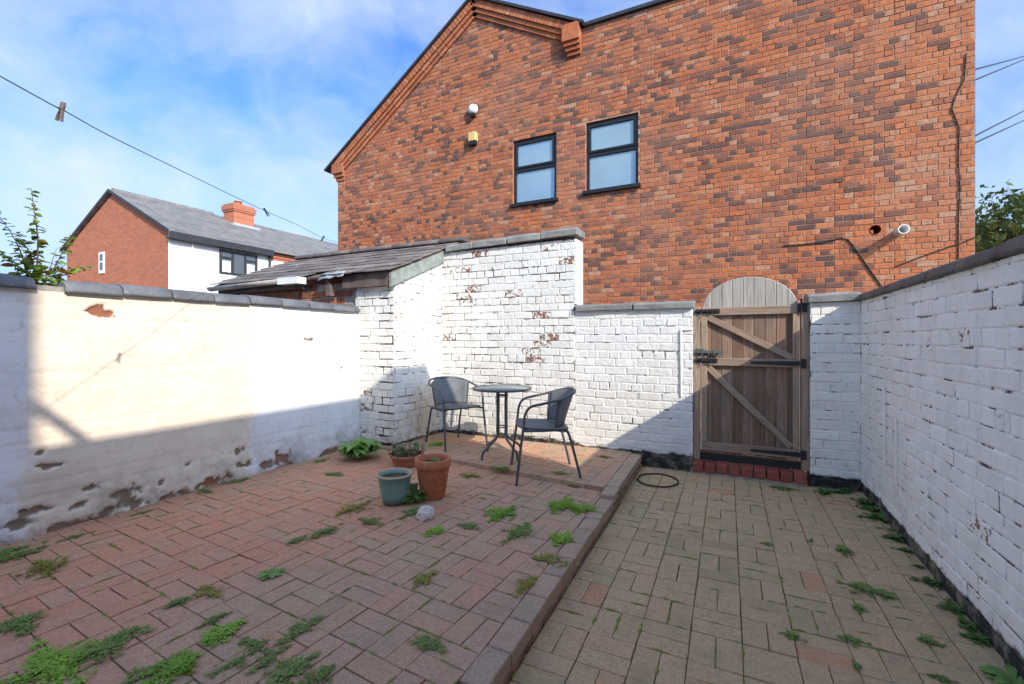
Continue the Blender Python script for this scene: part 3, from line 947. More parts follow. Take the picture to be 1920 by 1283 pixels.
# ---- outhouse: side wall faces +X, front wall faces -Y, mono-pitch slate roof
oh = thing('outhouse', 'old outhouse with sagging slate roof and painted brick corner', 'outhouse', (-3.385, 3.955, 0), 0)
RZ0, RS = 2.075, 0.41            # roof underside height at the eaves and its slope
def roof_z(y): return RZ0 + RS * (y + 0.08)
side = link('side_wall', None, oh, (0, 0, 0), R(90))
b = MB(); n4 = [(0.0, -0.05), (0.93, -0.05), (0.93, roof_z(0.93) - 0.05), (0.0, roof_z(0) - 0.05)]
backing(side, n4, M_pr_m, 0.22)
def ps_wear(x, z, r): return 0.5 if (1.2 < z < 1.75 and r.random() < 0.14) else (0.35 if z < 0.5 and r.random() < 0.25 else 0.0)
brick_face(side, 0.0, 0.915, ZP - 0.03, 2.6, M_pr_b, M_pr_m, rng, lambda x: roof_z(x) - 0.06, ps_wear, 0.0055)
front = link('front_wall', None, oh, (-0.56, 0, 0), 0)
backing(front, [(-0.02, -0.05), (0.545, -0.05), (0.545, roof_z(0) - 0.06), (-0.02, roof_z(0) - 0.06)], M_pr_m, 0.22)
brick_face(front, 0.0, 0.553, ZP - 0.03, 1.93, M_pr_b, M_pr_m, rng, None, lambda x, z, r: (0.55 if (x < 0.25 and z < 0.75 and r.random() < 0.45) else 0.0), 0.0055, 1)
# bare brick front wall of the outhouse seen above the cream wall
bare = link('bare_wall', None, oh, (-3.10, 0.04, 0), 0)
backing(bare, [(0.0, -0.05), (2.52, -0.05), (2.52, 2.0), (0.0, 2.0)], M_mort_grey, 0.2)
rngb = random.Random(3)
st = brick_set(M_brick_o, rngb)
for i in range(5):
    zc = 1.62 + i * CO; x = 0.0 - (BL / 2 if i % 2 else 0)
    while x < 2.5:
        if x > -0.01 and x + BL < 2.52 and not (1.86 < x + BL / 2 < 2.3 and i == 4):
            o = link('brick', rngb.choice(st['s']), bare, (x + BL / 2, -0.006 + rngb.gauss(0, 0.003), zc)); o.color = (rngb.uniform(0.35, 0.95), 0, 0, 1)
            o.rotation_euler = (rngb.gauss(0, 0.02), rngb.gauss(0, 0.02), rngb.gauss(0, 0.02))
        x += BL
# dark roof void closed by a back wall
b = MB(); b.box((-3.1, 1.18, 0), (0.0, 1.26, 2.5)); b.obj('rear_wall', M_farbrick, oh)
# bargeboard on the side
b = MB()
p = [(-0.10, roof_z(-0.10) - 0.015), (1.28, roof_z(1.28) - 0.015), (1.28, roof_z(1.28) - 0.155), (-0.10, roof_z(-0.10) - 0.165)]
vs = [(0.012, yy, zz) for yy, zz in p] + [(0.042, yy, zz) for yy, zz in p]
b.add(vs, [(3, 2, 1, 0), (4, 5, 6, 7), (0, 1, 5, 4), (1, 2, 6, 5), (2, 3, 7, 6), (3, 0, 4, 7)])
b.obj('bargeboard', M_bbarge, oh)
# fascia, gutter with a broken end, lead flashing
b = MB(); b.box((-0.70, -0.085, RZ0 - 0.155), (0.012, -0.06, RZ0 - 0.01)); o = b.obj('fascia_board', M_fascia, oh); 
b = MB(); b.box((-3.05, -0.085, RZ0 - 0.125), (-1.36, -0.06, RZ0 - 0.02)); b.obj('fascia_board', M_fascia, oh)
def gutter(x0, x1, z0, z1):
    b = MB(); n = 10; rr = 0.055; vs = []
    for x, zz in ((x0, z0), (x1, z1)):
        for r_ in (rr, rr - 0.006):
            for i in range(n + 1):
                a = math.pi + math.pi * i / n
                vs.append((x, -0.145 + math.cos(a) * r_, zz + math.sin(a) * r_))
    m = n + 1; fs = []
    for i in range(n):
        fs.append((i, i + 1, 2 * m + i + 1, 2 * m + i)); fs.append((m + i + 1, m + i, 3 * m + i, 3 * m + i + 1))
        fs.append((i + 1, i, m + i, m + i + 1)); fs.append((2 * m + i, 2 * m + i + 1, 3 * m + i + 1, 3 * m + i))
    fs.append((0, 2 * m, 3 * m, m)); fs.append((n, m + n, 3 * m + n, 2 * m + n))
    b.add(vs, fs, True)
    return b
gutter(-3.12, -1.38, RZ0 - 0.035, RZ0 + 0.0).obj('gutter', M_gutter, oh)
b = MB(); b.box((-1.66, -0.21, RZ0 - 0.075), (-1.30, -0.085, RZ0 + 0.005)); b.obj('gutter_end_box', M_whitepl, oh)
b = MB()
fl = []
for i in range(7):
    for k in range(3):
        fl.append((-1.02 + i * 0.07, -0.12 - 0.02 * k + 0.012 * math.sin(i * 1.9), RZ0 + 0.02 - k * 0.035 - 0.012 * math.cos(i * 2.3) + 0.004 * i))
b.add(fl, [(i * 3 + k, (i + 1) * 3 + k, (i + 1) * 3 + k + 1, i * 3 + k + 1) for i in range(6) for k in range(2)], True)
o = b.obj('lead_flashing', M_lead, oh); s_ = o.modifiers.new('t', 'SOLIDIFY'); s_.thickness = 0.004
b = MB(); b.box((-0.93, -0.12, 1.84), (-0.87, -0.05, RZ0 - 0.02)); b.obj('rafter_end', M_fascia, oh)
# deck below the slates
ang = math.atan(RS)
def roofM(x, s, h): 
    """point on roof: x along, s up the slope from the eaves, h above the deck"""
    return Vector((x, -0.13 + s * math.cos(ang) - h * math.sin(ang), roof_z(-0.13) + s * math.sin(ang) + h * math.cos(ang)))
b = MB(); vs = [roofM(x, s, h) for h in (-0.02, 0.0) for x, s in ((-3.15, 0.05), (0.03, 0.05), (0.03, 1.52), (-3.15, 1.52))]
b.add(vs, [(3, 2, 1, 0), (4, 5, 6, 7), (0, 1, 5, 4), (1, 2, 6, 5), (2, 3, 7, 6), (3, 0, 4, 7)]); b.obj('roof_deck', M_fascia, oh)
rs_ = random.Random(8)
gauge, sw = 0.215, 0.27
row = 0; s = -0.01
while s < 1.40:
    x = -3.18 - (sw / 2 if row % 2 else 0)
    while x < 0.04:
        a, c = max(x, -3.18), min(x + sw - 0.004, 0.055)
        x += sw
        if c - a < 0.05: continue
        if row == 0 and -1.28 < (a + c) / 2 < -1.0: continue
        b = MB(); Ls = 0.40 if s < 1.1 else 1.54 - s
        lift = 0.017
        j1, j2 = rs_.uniform(-0.012, 0.012), rs_.uniform(-0.012, 0.012)
        xm = (a + c) / 2
        base = roofM(xm, s, 0.0)
        pts = []
        for h in (0, 1):
            for xx, ss in ((a, s + j1), (c, s + j2), (c, s + Ls), (a, s + Ls)):
                hh = 0.010 + lift * (1 - (ss - s) / Ls) + (0.009 if h else 0) + (rs_.uniform(-0.004, 0.006) if ss < s + 0.1 else 0)
                pts.append(roofM(xx, ss, hh) - base)
        b.add(pts, [(3, 2, 1, 0), (4, 5, 6, 7), (0, 1, 5, 4), (1, 2, 6, 5), (2, 3, 7, 6), (3, 0, 4, 7)])
        o = b.obj('slate', M_slate, oh, base); o.color = (rs_.random(), 0, 0, 1)
        o.rotation_euler = (0, 0, rs_.gauss(0, 0.012))
    s += gauge; row += 1
for x in [-3.1 + 0.41 * i for i in range(8)]:
    o = half_round(0.40, 0.17, 0.07, rs_).obj('ridge_tile', M_slate, oh, roofM(x + 0.17, 1.53, 0.015)); o.color = (rs_.uniform(0, 0.5), 0, 0, 1)
hk = roofM(-1.93, 1.53, 0.08)
b = MB(); b.tube([hk + Vector((0.02, 0.0, -0.06)), hk + Vector((0, 0, 0.0)), hk + Vector((-0.012, 0, 0.05)), hk + Vector((-0.03, -0.01, 0.07))], 0.008, 6); b.obj('line_hook', M_iron, oh)

# ---- left cream wall: render over brick, spalled at the foot (faces +X)
lft = thing('garden_wall', 'cream and white rendered wall crumbling at its foot with half-round coping', 'wall', (XW_L, 0, 0), 0)
def left_mat():
    k = NT('cream_render')
    pz = k.sep(k.pos())
    wob = k.math('MULTIPLY', k.math('SUBTRACT', k.noise(2.2, 5, 0.6), 0.5), 0.35)
    yv = k.math('ADD', pz[1], wob)
    zone = k.ramp(k.math('MULTIPLY', yv, 0.25), [(0.285, 0.0), (0.305, 1.0), (0.655, 1.0), (0.675, 0.0)])
    broad = k.noise(1.8, 5, 0.6)
    white = k.mix(broad, (0.83, 0.825, 0.81), (0.73, 0.73, 0.725))
    cream = k.mix(k.ramp(broad, [(0.35, 0.0), (0.68, 1.0)]), (0.81, 0.715, 0.58), (0.76, 0.645, 0.515))
    c = k.mix(zone, white, cream)
    # hairline cracks and old joints showing through
    fine = k.noise(11, 6, 0.7, dist=1.2)
    c = k.mix(k.ramp(fine, [(0.57, 0.0), (0.68, 0.45)]), c, (0.45, 0.40, 0.34))
    tide = k.noise(2.6, 6, 0.65, k.mapping(k.pos(), (1, 1, 1.6)))
    c = k.mix(k.ramp(tide, [(0.48, 0.0), (0.52, 0.22), (0.56, 0.05), (0.7, 0.3)]), c, (0.56, 0.49, 0.40))
    crk = k.voronoi(2.6, k.mapping(k.pos(), (1, 1, 1.7)), 'Distance')
    ve = k.n('ShaderNodeTexVoronoi'); ve.feature = 'DISTANCE_TO_EDGE'; k.set(ve.inputs['Vector'], k.mix(0.12, k.pos(), k.n('ShaderNodeTexNoise').outputs['Color'])); ve.inputs['Scale'].default_value = 2.3
    cm = k.math('MULTIPLY', k.ramp(ve.outputs['Distance'], [(0.0, 1.0), (0.006, 0.0)]), k.ramp(k.noise(1.3, 3), [(0.5, 0.0), (0.6, 0.5)]))
    c = k.mix(cm, c, (0.36, 0.30, 0.24))
    low = k.ramp(pz[2], [(0.10, 1.0), (0.52, 0.0)])
    gm = k.math('MULTIPLY', low, k.ramp(k.noise(5, 6, 0.68), [(0.44, 0.0), (0.66, 0.8)]))
    c = k.mix(gm, c, (0.24, 0.20, 0.15))
    sp = k.attr('spall')
    spm = k.ramp(k.math('ADD', sp, k.math('MULTIPLY', k.math('SUBTRACT', k.noise(26, 6, 0.7), 0.5), 1.1)), [(0.40, 0.0), (0.66, 1.0)])
    kind = k.attr('red')
    raw = k.mix(kind, k.mix(k.noise(18, 5, 0.65), (0.13, 0.105, 0.08), (0.36, 0.30, 0.22)), k.mix(k.noise(25, 4), (0.34, 0.13, 0.065), (0.22, 0.10, 0.06)))
    c = k.mix(spm, c, raw)
    k.bump(k.math('SUBTRACT', k.math('ADD', k.noise(16, 5, 0.6), k.math('MULTIPLY', k.noise(70, 4, 0.6), 0.3)), k.math('MULTIPLY', spm, 0.8)), 0.4, 0.008)
    return k.done(c, 0.82, 0.2)
M_left = left_mat()
SP = [(190, 586, .075, .035, 1), (172, 582, .05, .010, .6), (580, 637, .045, .022, .2), (395, 905, .10, .035, .9), (430, 893, .04, .04, .8), (322, 931, .11, .035, .3), (240, 935, .10, .075, .15),
      (530, 860, .10, .06, .45), (500, 872, .07, .03, .3), (460, 872, .07, .03, .2), (448, 845, .05, .035, .1), (200, 965, .05, .04, .3), (270, 985, .05, .03, .2), (90, 875, .07, .02, .2), (75, 850, .025, .02, 0),
      (170, 915, .05, .02, .2), (60, 960, .06, .03, .2), (140, 950, .05, .02, .2), (30, 985, .06, .03, .1), (110, 990, .05, .03, .2), (620, 640, .02, .02, .1), (300, 905, .02, .02, .1), (355, 870, .018, .012, 0), (640, 690, .02, .015, .2)]
sps = []
for u, v, ry, rz_, red in SP:
    p = at_x(u, v, XW_L); sps.append((p.y, p.z, ry, rz_, red))
NY, NZ = 340, 110
y0_, y1_, z0_, z1_ = -0.6, 3.965, 0.0, 1.64
vs = []; spall = []; red = []
for j in range(NZ + 1):
    for i in range(NY + 1):
        yy = y0_ + (y1_ - y0_) * i / NY; zz = z0_ + (z1_ - z0_) * j / NZ
        s = 0.0; rd = 0.0
        for (cy, cz, ry, rz_, r_) in sps:
            wy = 1.0 * ry * mnoise.noise(Vector((yy * 14, zz * 14, 3))) + 0.5 * ry * mnoise.noise(Vector((yy * 34, zz * 34, 8)))
            wz = 1.1 * rz_ * mnoise.noise(Vector((yy * 14, zz * 20, 13))) + 0.5 * rz_ * mnoise.noise(Vector((yy * 34, zz * 44, 18)))
            d2 = ((yy + wy - cy) / ry) ** 2 + ((zz + wz - cz) / rz_) ** 2
            if d2 < 3:
                t = max(0.0, 0.95 - d2 * 0.45)
                if t > s: s = t; rd = r_
        foot = max(0.0, (0.20 - zz) / 0.09) * (0.5 + mnoise.noise(Vector((yy * 2.7, 0.3, 7))))
        if foot > s: s = min(1.0, foot); rd = 0.35 + 0.4 * mnoise.noise(Vector((yy * 4, zz * 9, 1)))
        s = min(1.0, s)
        und = 0.010 * mnoise.noise(Vector((yy * 1.6, zz * 1.9, 0))) + 0.005 * mnoise.noise(Vector((yy * 6, zz * 7, 5)))
        # old brick courses ghosting through the paint
        cz = zz / CO; fz = abs((cz % 1) - 0.5) * 2
        off = 0.5 * (int(cz) % 2); fy = abs(((yy / BL + off) % 1) - 0.5) * 2
        gh = 0.5 + 0.5 * mnoise.noise(Vector((yy * 1.1, zz * 1.4, 9)))
        und -= 0.0075 * gh * (max(0, (fz - 0.82) / 0.18) + max(0, (fy - 0.93) / 0.07))
        foot_out = 0.015 * max(0, (0.4 - zz)) 
        vs.append((und + foot_out - 0.018 * max(0, min(1, (s - 0.35) * 3)), yy, zz)); spall.append(s); red.append(max(0, rd))
fs = [(j * (NY + 1) + i, j * (NY + 1) + i + 1, (j + 1) * (NY + 1) + i + 1, (j + 1) * (NY + 1) + i) for j in range(NZ) for i in range(NY)]
me = bpy.data.meshes.new('rendered_face'); me.from_pydata(vs, [], fs)
me.polygons.foreach_set('use_smooth', [True] * len(fs))
for nm, arr in (('spall', spall), ('red', red)):
    a = me.attributes.new(nm, 'FLOAT', 'POINT'); a.data.foreach_set('value', arr)
me.materials.append(M_left); link('rendered_face', me, lft)
b = MB(); b.box((-0.24, -0.6, -0.05), (-0.05, 3.96, 1.635)); b.obj('core', M_mort_grey, lft)
rng = random.Random(21)
b = MB(); b.box((-0.235, 1.228, 1.636), (0.0, 1.372, 1.668)); b.obj('mortar_bed', M_mort_grey, lft)
ends = [-0.42, -0.09, 0.24, 0.57, 0.90, 1.235]
runs = list(zip(ends, ends[1:])) + [(1.365 + 0.3135 * i, 1.365 + 0.3135 * (i + 1)) for i in range(8)] + [(3.873, 3.94)]
for ya, yb in runs:
    L = yb - ya - 0.010
    o = half_round(L, 0.30, 0.092, rng).obj('coping_stone', M_cop_blue, lft, (-0.115, ya + L / 2, 1.636 + rng.gauss(0, 0.003)))
    o.rotation_euler = (rng.gauss(0, 0.006), 0, R(90) + rng.gauss(0, 0.008)); o.color = (rng.random(), 0, 0, 1)

# ================================================================== BIG BRICK BUILDING
bb = thing('brick_building', 'tall orange and dark brick building with gable behind the yard', 'building', (0, Y_BLD, 0), 0)
XL, XR = -8.05, 2.67
PROF = [(XL, 5.30), (-4.44, 7.80), (-2.32, 6.64), (XR, 6.64)]
def btop(x):
    for (xa, za), (xb, zb) in zip(PROF, PROF[1:]):
        if xa <= x <= xb:
            return za + (zb - za) * (x - xa) / (xb - xa)
    return 0.0
WIN = [(-3.64, -2.795, 3.80, 4.965), (-2.26, -1.385, 3.84, 5.01)]
HOLE = (1.687, 2.777, 0.068); FLUE = (1.93, 2.715)
# mortar plane with window openings
b = MB(); OPEN = WIN + [(HOLE[0] - 0.056, HOLE[0] + 0.056, HOLE[1] - 0.056, HOLE[1] + 0.056)]
xs = sorted({XL, XR, -4.44, -2.32} | {w[0] for w in OPEN} | {w[1] for w in OPEN})
for xa, xb in zip(xs, xs[1:]):
    spans = [(-0.05, None)]
    for w in OPEN:
        if w[0] <= xa + 1e-6 and xb <= w[1] + 1e-6:
            spans = [(-0.05, w[2]), (w[3], None)]
    for za, zb in spans:
        ta, tb = (btop(xa + 1e-6), btop(xb - 1e-6)) if zb is None else (zb, zb)
        b.add([(xa, 0.0, za), (xb, 0.0, za), (xb, 0.0, tb), (xa, 0.0, ta)], [(0, 1, 2, 3)])
b.obj('mortar_wall', M_mortar, bb); b = MB()
for w in WIN:     # reveals
    x0, x1, z0, z1 = w; D = 0.11
    q = [(x0, z0), (x1, z0), (x1, z1), (x0, z1)]
    for i in range(4):
        (xa, za), (xb, zb) = q[i], q[(i + 1) % 4]
        b.add([(xa, 0, za), (xa, D, za), (xb, D, zb), (xb, 0, zb)], [(3, 2, 1, 0)])
b.obj('window_reveals', M_farbrick, bb)
b = MB(); pr = [(XL, -0.05), (XR, -0.05), (XR, 6.6), (-2.32, 6.6), (-4.44, 7.76), (XL, 5.26)]
n = len(pr); vs = [(x, 0.13, z) for x, z in pr] + [(x, 7.0, z) for x, z in pr]
b.add(vs, [tuple(range(n)), tuple(range(2 * n - 1, n - 1, -1))] + [((i + 1) % n, i, n + i, n + (i + 1) % n) for i in range(n)])
b.obj('body', M_farbrick, bb)
b = MB(); b.box((XR - 0.002, 0.0, -0.04), (XR + 0.0, 0.14, 6.6)); b.box((XL, 0.0, -0.04), (XL + 0.002, 0.14, 5.2)); b.obj('corner_return', M_farbrick, bb)
# bricks: English garden wall bond, the 300 that show largest are single, the rest one mass
rng = random.Random(77)
bc, bl, jt = 0.0752, 0.216, 0.0105
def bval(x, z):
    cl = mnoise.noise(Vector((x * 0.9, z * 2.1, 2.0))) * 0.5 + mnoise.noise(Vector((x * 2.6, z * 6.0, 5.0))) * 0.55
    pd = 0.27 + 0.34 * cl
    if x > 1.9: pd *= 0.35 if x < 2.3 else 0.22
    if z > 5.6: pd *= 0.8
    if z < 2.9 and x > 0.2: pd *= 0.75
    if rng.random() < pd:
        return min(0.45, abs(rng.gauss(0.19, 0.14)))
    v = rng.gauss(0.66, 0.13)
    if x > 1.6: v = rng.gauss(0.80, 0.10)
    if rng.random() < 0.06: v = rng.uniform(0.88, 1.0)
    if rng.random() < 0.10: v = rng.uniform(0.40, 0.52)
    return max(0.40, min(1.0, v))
def bbrick(L, y0=-0.006, r=None):
    b = MB(); hx, hz = L / 2 - jt / 2, bc / 2 - jt / 2; c = 0.003
    vs = [(-hx, 0.012, -hz), (hx, 0.012, -hz), (hx, 0.012, hz), (-hx, 0.012, hz),
          (-hx, y0 + c, -hz), (hx, y0 + c, -hz), (hx, y0 + c, hz), (-hx, y0 + c, hz),
          (-hx + c, y0, -hz + c), (hx - c, y0, -hz + c), (hx - c, y0, hz - c), (-hx + c, y0, hz - c)]
    fs = [(8, 9, 10, 11)]
    for i in range(4):
        k = (i + 1) % 4
        fs.append((i, k, 4 + k, 4 + i)); fs.append((4 + i, 4 + k, 8 + k, 8 + i))
    return vs, fs
todo = []
zi = 0
z = 1.35
while z < 7.75:
    header = zi % 4 == 3
    L = bl / 2 if header else bl
    x = XL - (bl / 4 if header else (bl / 2 if zi % 2 else 0))
    while x < XR - 0.01:
        a, c = max(x, XL), min(x + L, XR); x += L
        if c - a < 0.04: continue
        xc, zc = (a + c) / 2, z + bc / 2
        segs = [(a, c)]
        for w in WIN:
            if w[2] - 0.03 < zc < w[3] + 0.03:
                ns = []
                for s0, s1 in segs:
                    if s1 <= w[0] or s0 >= w[1]: ns.append((s0, s1))
                    else:
                        if s0 < w[0]: ns.append((s0, w[0]))
                        if s1 > w[1]: ns.append((w[1], s1))
                segs = ns
        for s0, s1 in segs:
            if s1 - s0 < 0.035: continue
            xm = (s0 + s1) / 2
            if zc + 0.06 > min(btop(s0 + 0.001), btop(s1 - 0.001)): continue
            if abs(xm - HOLE[0]) < 0.11 and abs(zc - HOLE[1]) < 0.07: continue
            if not header and s1 - s0 > 0.2 and rng.random() < 0.30:      # a pair of headers
                w_ = (s1 - s0) / 2
                todo.append((s0 + w_ / 2, zc, w_, True)); todo.append((s1 - w_ / 2, zc, w_, True))
            else:
                todo.append((xm, zc, s1 - s0, header))
    z += bc; zi += 1
def bkey(t):
    d = depth_of((t[0], Y_BLD, t[1])); q = Vector((t[0], Y_BLD, t[1])) - CAM
    u = U0 + FPX * q.dot(RT) / d; v = VH - FPX * q.z / d
    return (0 if (0 < u < 1920 and 0 < v < 470) else 50) + d + (8 if t[3] else 0)
todo.sort(key=bkey)
mass = MB(); cache = {}
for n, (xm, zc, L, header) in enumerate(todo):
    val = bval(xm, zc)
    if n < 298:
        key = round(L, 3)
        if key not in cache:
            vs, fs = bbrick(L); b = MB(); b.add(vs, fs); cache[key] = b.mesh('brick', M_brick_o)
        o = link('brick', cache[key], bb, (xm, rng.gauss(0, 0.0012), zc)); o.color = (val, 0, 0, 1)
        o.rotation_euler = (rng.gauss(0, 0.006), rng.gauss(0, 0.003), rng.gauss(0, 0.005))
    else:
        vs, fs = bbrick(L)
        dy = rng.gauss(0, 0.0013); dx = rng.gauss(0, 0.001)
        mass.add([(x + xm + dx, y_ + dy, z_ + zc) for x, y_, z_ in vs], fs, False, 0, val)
o = mass.obj('brickwork', M_brick_a, bb, valname='val'); o['kind'] = 'stuff'
# verge corbels: three stepped bands of brick following the roof slope
corb = MB()
def slope_band(pa, pb, off0, off1, proud, step):
    d = Vector((pb[0] - pa[0], 0, pb[1] - pa[1])); Ld = d.length; d.normalize()
    nn = Vector((d.z, 0, -d.x));  nn = nn if nn.z < 0 else -nn
    k = 0
    while k * step < Ld:
        s0, s1 = k * step + 0.004, min((k + 1) * step - 0.004, Ld)
        k += 1
        if s1 - s0 < 0.02: continue
        A = Vector((pa[0], 0, pa[1]))
        q = [A + d * s0 + nn * off0, A + d * s1 + nn * off0, A + d * s1 + nn * off1, A + d * s0 + nn * off1]
        vs = [Vector((p.x, -proud, p.z)) for p in q] + [Vector((p.x, 0.05, p.z)) for p in q]
        val = max(0.4, min(1, rng.gauss(0.68, 0.12)))
        corb.add(vs, [(0, 1, 2, 3), (7, 6, 5, 4), (0, 4, 5, 1), (1, 5, 6, 2), (2, 6, 7, 3), (3, 7, 4, 0)], False, 0, val)
AP = (-4.44, 7.80); EL = (XL - 0.10, 5.23); ER = (-2.40, 6.685)
for pa, pb in ((EL, AP), (AP, ER)):
    slope_band(pa, pb, 0.0, 0.13, 0.105, 0.078)
    slope_band(pa, pb, 0.135, 0.205, 0.075, 0.225)
    slope_band(pa, pb, 0.21, 0.28, 0.045, 0.225)
for i, (z0, z1, pr_) in enumerate(((6.42, 6.70, 0.15), (6.35, 6.413, 0.115), (6.28, 6.343, 0.08), (6.21, 6.273, 0.045))):
    corb.box((-2.64 + 0.02 * i, -pr_, z0), (-2.34, 0.05, z1), None, 0.7 - 0.05 * i)
for i, (z0, z1, xx) in enumerate(((5.05, 5.25, 0.10), (4.97, 5.043, 0.065), (4.89, 4.963, 0.03))):
    corb.box((XL - xx, -xx, z0), (XL + 0.22, 0.12, z1), None, 0.6)
corb.obj('verge_corbels', M_brick_a, bb, valname='val')
# roof planes and dark edges
b = MB()
def roof_plane(pa, pb, t=0.045):
    d = Vector((pb[0] - pa[0], 0, pb[1] - pa[1])).normalized(); nn = Vector((-d.z, 0, d.x))
    if nn.z < 0: nn = -nn
    A, B = Vector((pa[0], 0, pa[1])), Vector((pb[0], 0, pb[1]))
    vs = [p + Vector((0, yy, 0)) for yy in (-0.15, 7.1) for p in (A, B, B + nn * t, A + nn * t)]
    b.add(vs, [(0, 1, 2, 3), (7, 6, 5, 4), (0, 4, 5, 1), (1, 5, 6, 2), (2, 6, 7, 3), (3, 7, 4, 0)])
roof_plane((XL - 0.26, 5.115 + 0.01), (-4.44, 7.803)); roof_plane((-4.44, 7.803), (-2.28, 6.645))
b.obj('roof', M_darkmetal, bb)
b = MB(); b.box((-2.275, -0.06, 6.645), (XR + 0.04, 7.05, 6.70)); b.obj('roof_edge', M_darkmetal, bb)
# windows
for n, (x0, x1, z0, z1) in enumerate(WIN):
    wd = link('window', None, bb, (x0, 0.035, z0), 0)
    W, H = x1 - x0, z1 - z0; fr = 0.048; mid = H * 0.535
    b = MB()
    for a, c in (((0, 0, 0), (fr, 0.07, H)), ((W - fr, 0, 0), (W, 0.07, H)), ((fr, 0, H - fr), (W - fr, 0.07, H)), ((fr, 0, 0), (W - fr, 0.07, fr * 0.8)), ((fr, 0.002, mid - 0.03), (W - fr, 0.07, mid + 0.03))):
        b.box(a, c)
    b.obj('frame', M_black, wd)
    b = MB(); s0 = 0.035
    for a, c in (((fr, -0.018, mid + 0.03), (fr + s0, 0.03, H - fr)), ((W - fr - s0, -0.018, mid + 0.03), (W - fr, 0.03, H - fr)), ((fr + s0, -0.018, H - fr - s0), (W - fr - s0, 0.03, H - fr)), ((fr + s0, -0.018, mid + 0.03), (W - fr - s0, 0.03, mid + 0.03 + s0))):
        b.box(a, c)
    b.obj('opening_sash', M_black, wd)
    b = MB(); b.box((fr, 0.035, fr * 0.8), (W - fr, 0.045, mid - 0.03)); b.obj('pane', M_pane, wd)
    b = MB(); b.box((fr + s0, 0.012, mid + 0.03 + s0), (W - fr - s0, 0.022, H - fr - s0)); b.obj('pane', M_pane, wd)
    b = MB(); b.box((-0.045, -0.10, -0.052), (W + 0.045, 0.03, -0.002)); b.obj('sill', M_black, wd)
# flue and vent hole
b = MB()
fx, fz = FLUE
Mf = Matrix.Translation((fx, 0, fz)) @ Matrix.Rotation(R(90), 4, 'X')
b.lathe([(0.052, -0.02), (0.052, 0.17), (0.060, 0.17), (0.060, 0.20), (0.048, 0.20), (0.045, 0.17), (0.045, 0.02), (0.0, 0.02)], 24, Mf)
b.obj('flue_pipe', M_whitepl, bb)
b = MB(); Mh = Matrix.Translation((HOLE[0], 0, HOLE[1])) @ Matrix.Rotation(R(90), 4, 'X')
b.lathe([(0.062, 0.012), (0.055, 0.012), (0.055, -0.10), (0.0, -0.10)], 24, Mh); b.obj('vent_hole', M_hole, bb)
b = MB(); n = 24; r0 = HOLE[2]
vs = []; fs = []
sq = 0.115
for i in range(n):
    a = 2 * math.pi * i / n; cx, cz = math.cos(a), math.sin(a); m_ = max(abs(cx), abs(cz))
    vs.append((HOLE[0] + cx * 0.056, -0.006, HOLE[1] + cz * 0.056)); vs.append((HOLE[0] + cx / m_ * sq, -0.006, HOLE[1] + cz / m_ * 0.075))
for i in range(n):
    k = (i + 1) % n; fs.append((2 * i, 2 * i + 1, 2 * k + 1, 2 * k))
b.add(vs, fs, False, 0, 0.72); b.obj('vent_surround', M_brick_a, bb, valname='val')
# things fixed to the building
sl = thing('security_light', 'round white lamp fixed high on the brick gable', 'light', (-4.47, Y_BLD - 0.006, 5.72))
b = MB(); b.lathe([(0.0, 0.10), (0.05, 0.098), (0.085, 0.075), (0.098, 0.04), (0.098, 0.0)], 24, Matrix.Rotation(R(90), 4, 'X')); b.obj('lens', M_whitepl, sl)
b = MB(); b.lathe([(0.104, 0.018), (0.104, 0.0), (0.0, 0.0)], 24, Matrix.Rotation(R(90), 4, 'X')); b.box((-0.045, -0.09, -0.14), (0.045, -0.004, -0.085)); b.obj('base', M_black, sl)
ab = thing('alarm_box', 'aged cream alarm box with dark underside on the brick gable', 'alarm box', (-4.47, Y_BLD - 0.006, 5.15))
b = MB(); b.prism([(-0.085, -0.0), (-0.085, -0.075), (-0.07, -0.09), (0.07, -0.09), (0.085, -0.075), (0.085, 0.0)], -0.045, 0.12, 0.008); b.obj('cover', M_yellow, ab)
b = MB(); b.box((-0.075, -0.075, -0.115), (0.075, 0.0, -0.046)); b.obj('base', M_black, ab)
def wall_cable(name, pix, r, label, y=Y_BLD - 0.014):
    pts = [at_y(u, v, y) for u, v in pix]
    b = MB(); b.tube(pts, r, 6)
    return tag(b.obj(name, M_cable), label, 'cable')
wall_cable('wall_cable', [(1470, 461), (1500, 459), (1540, 455), (1575, 447), (1590, 449), (1605, 468), (1625, 497), (1652, 536), (1668, 560)], 0.009, 'black cable drooping from the brick wall down behind the garden wall')
wall_cable('wall_cable', [(1812, 100), (1808, 150), (1790, 185), (1785, 205), (1799, 240), (1797, 300), (1800, 350), (1797, 420), (1797, 480), (1795, 520)], 0.0065, 'dark cable running up the brick corner')
wall_cable('wall_cable', [(1828, 445), (1800, 457), (1780, 463), (1740, 477), (1700, 492), (1680, 500)], 0.008, 'thin brown cable slanting across the lower brick corner')

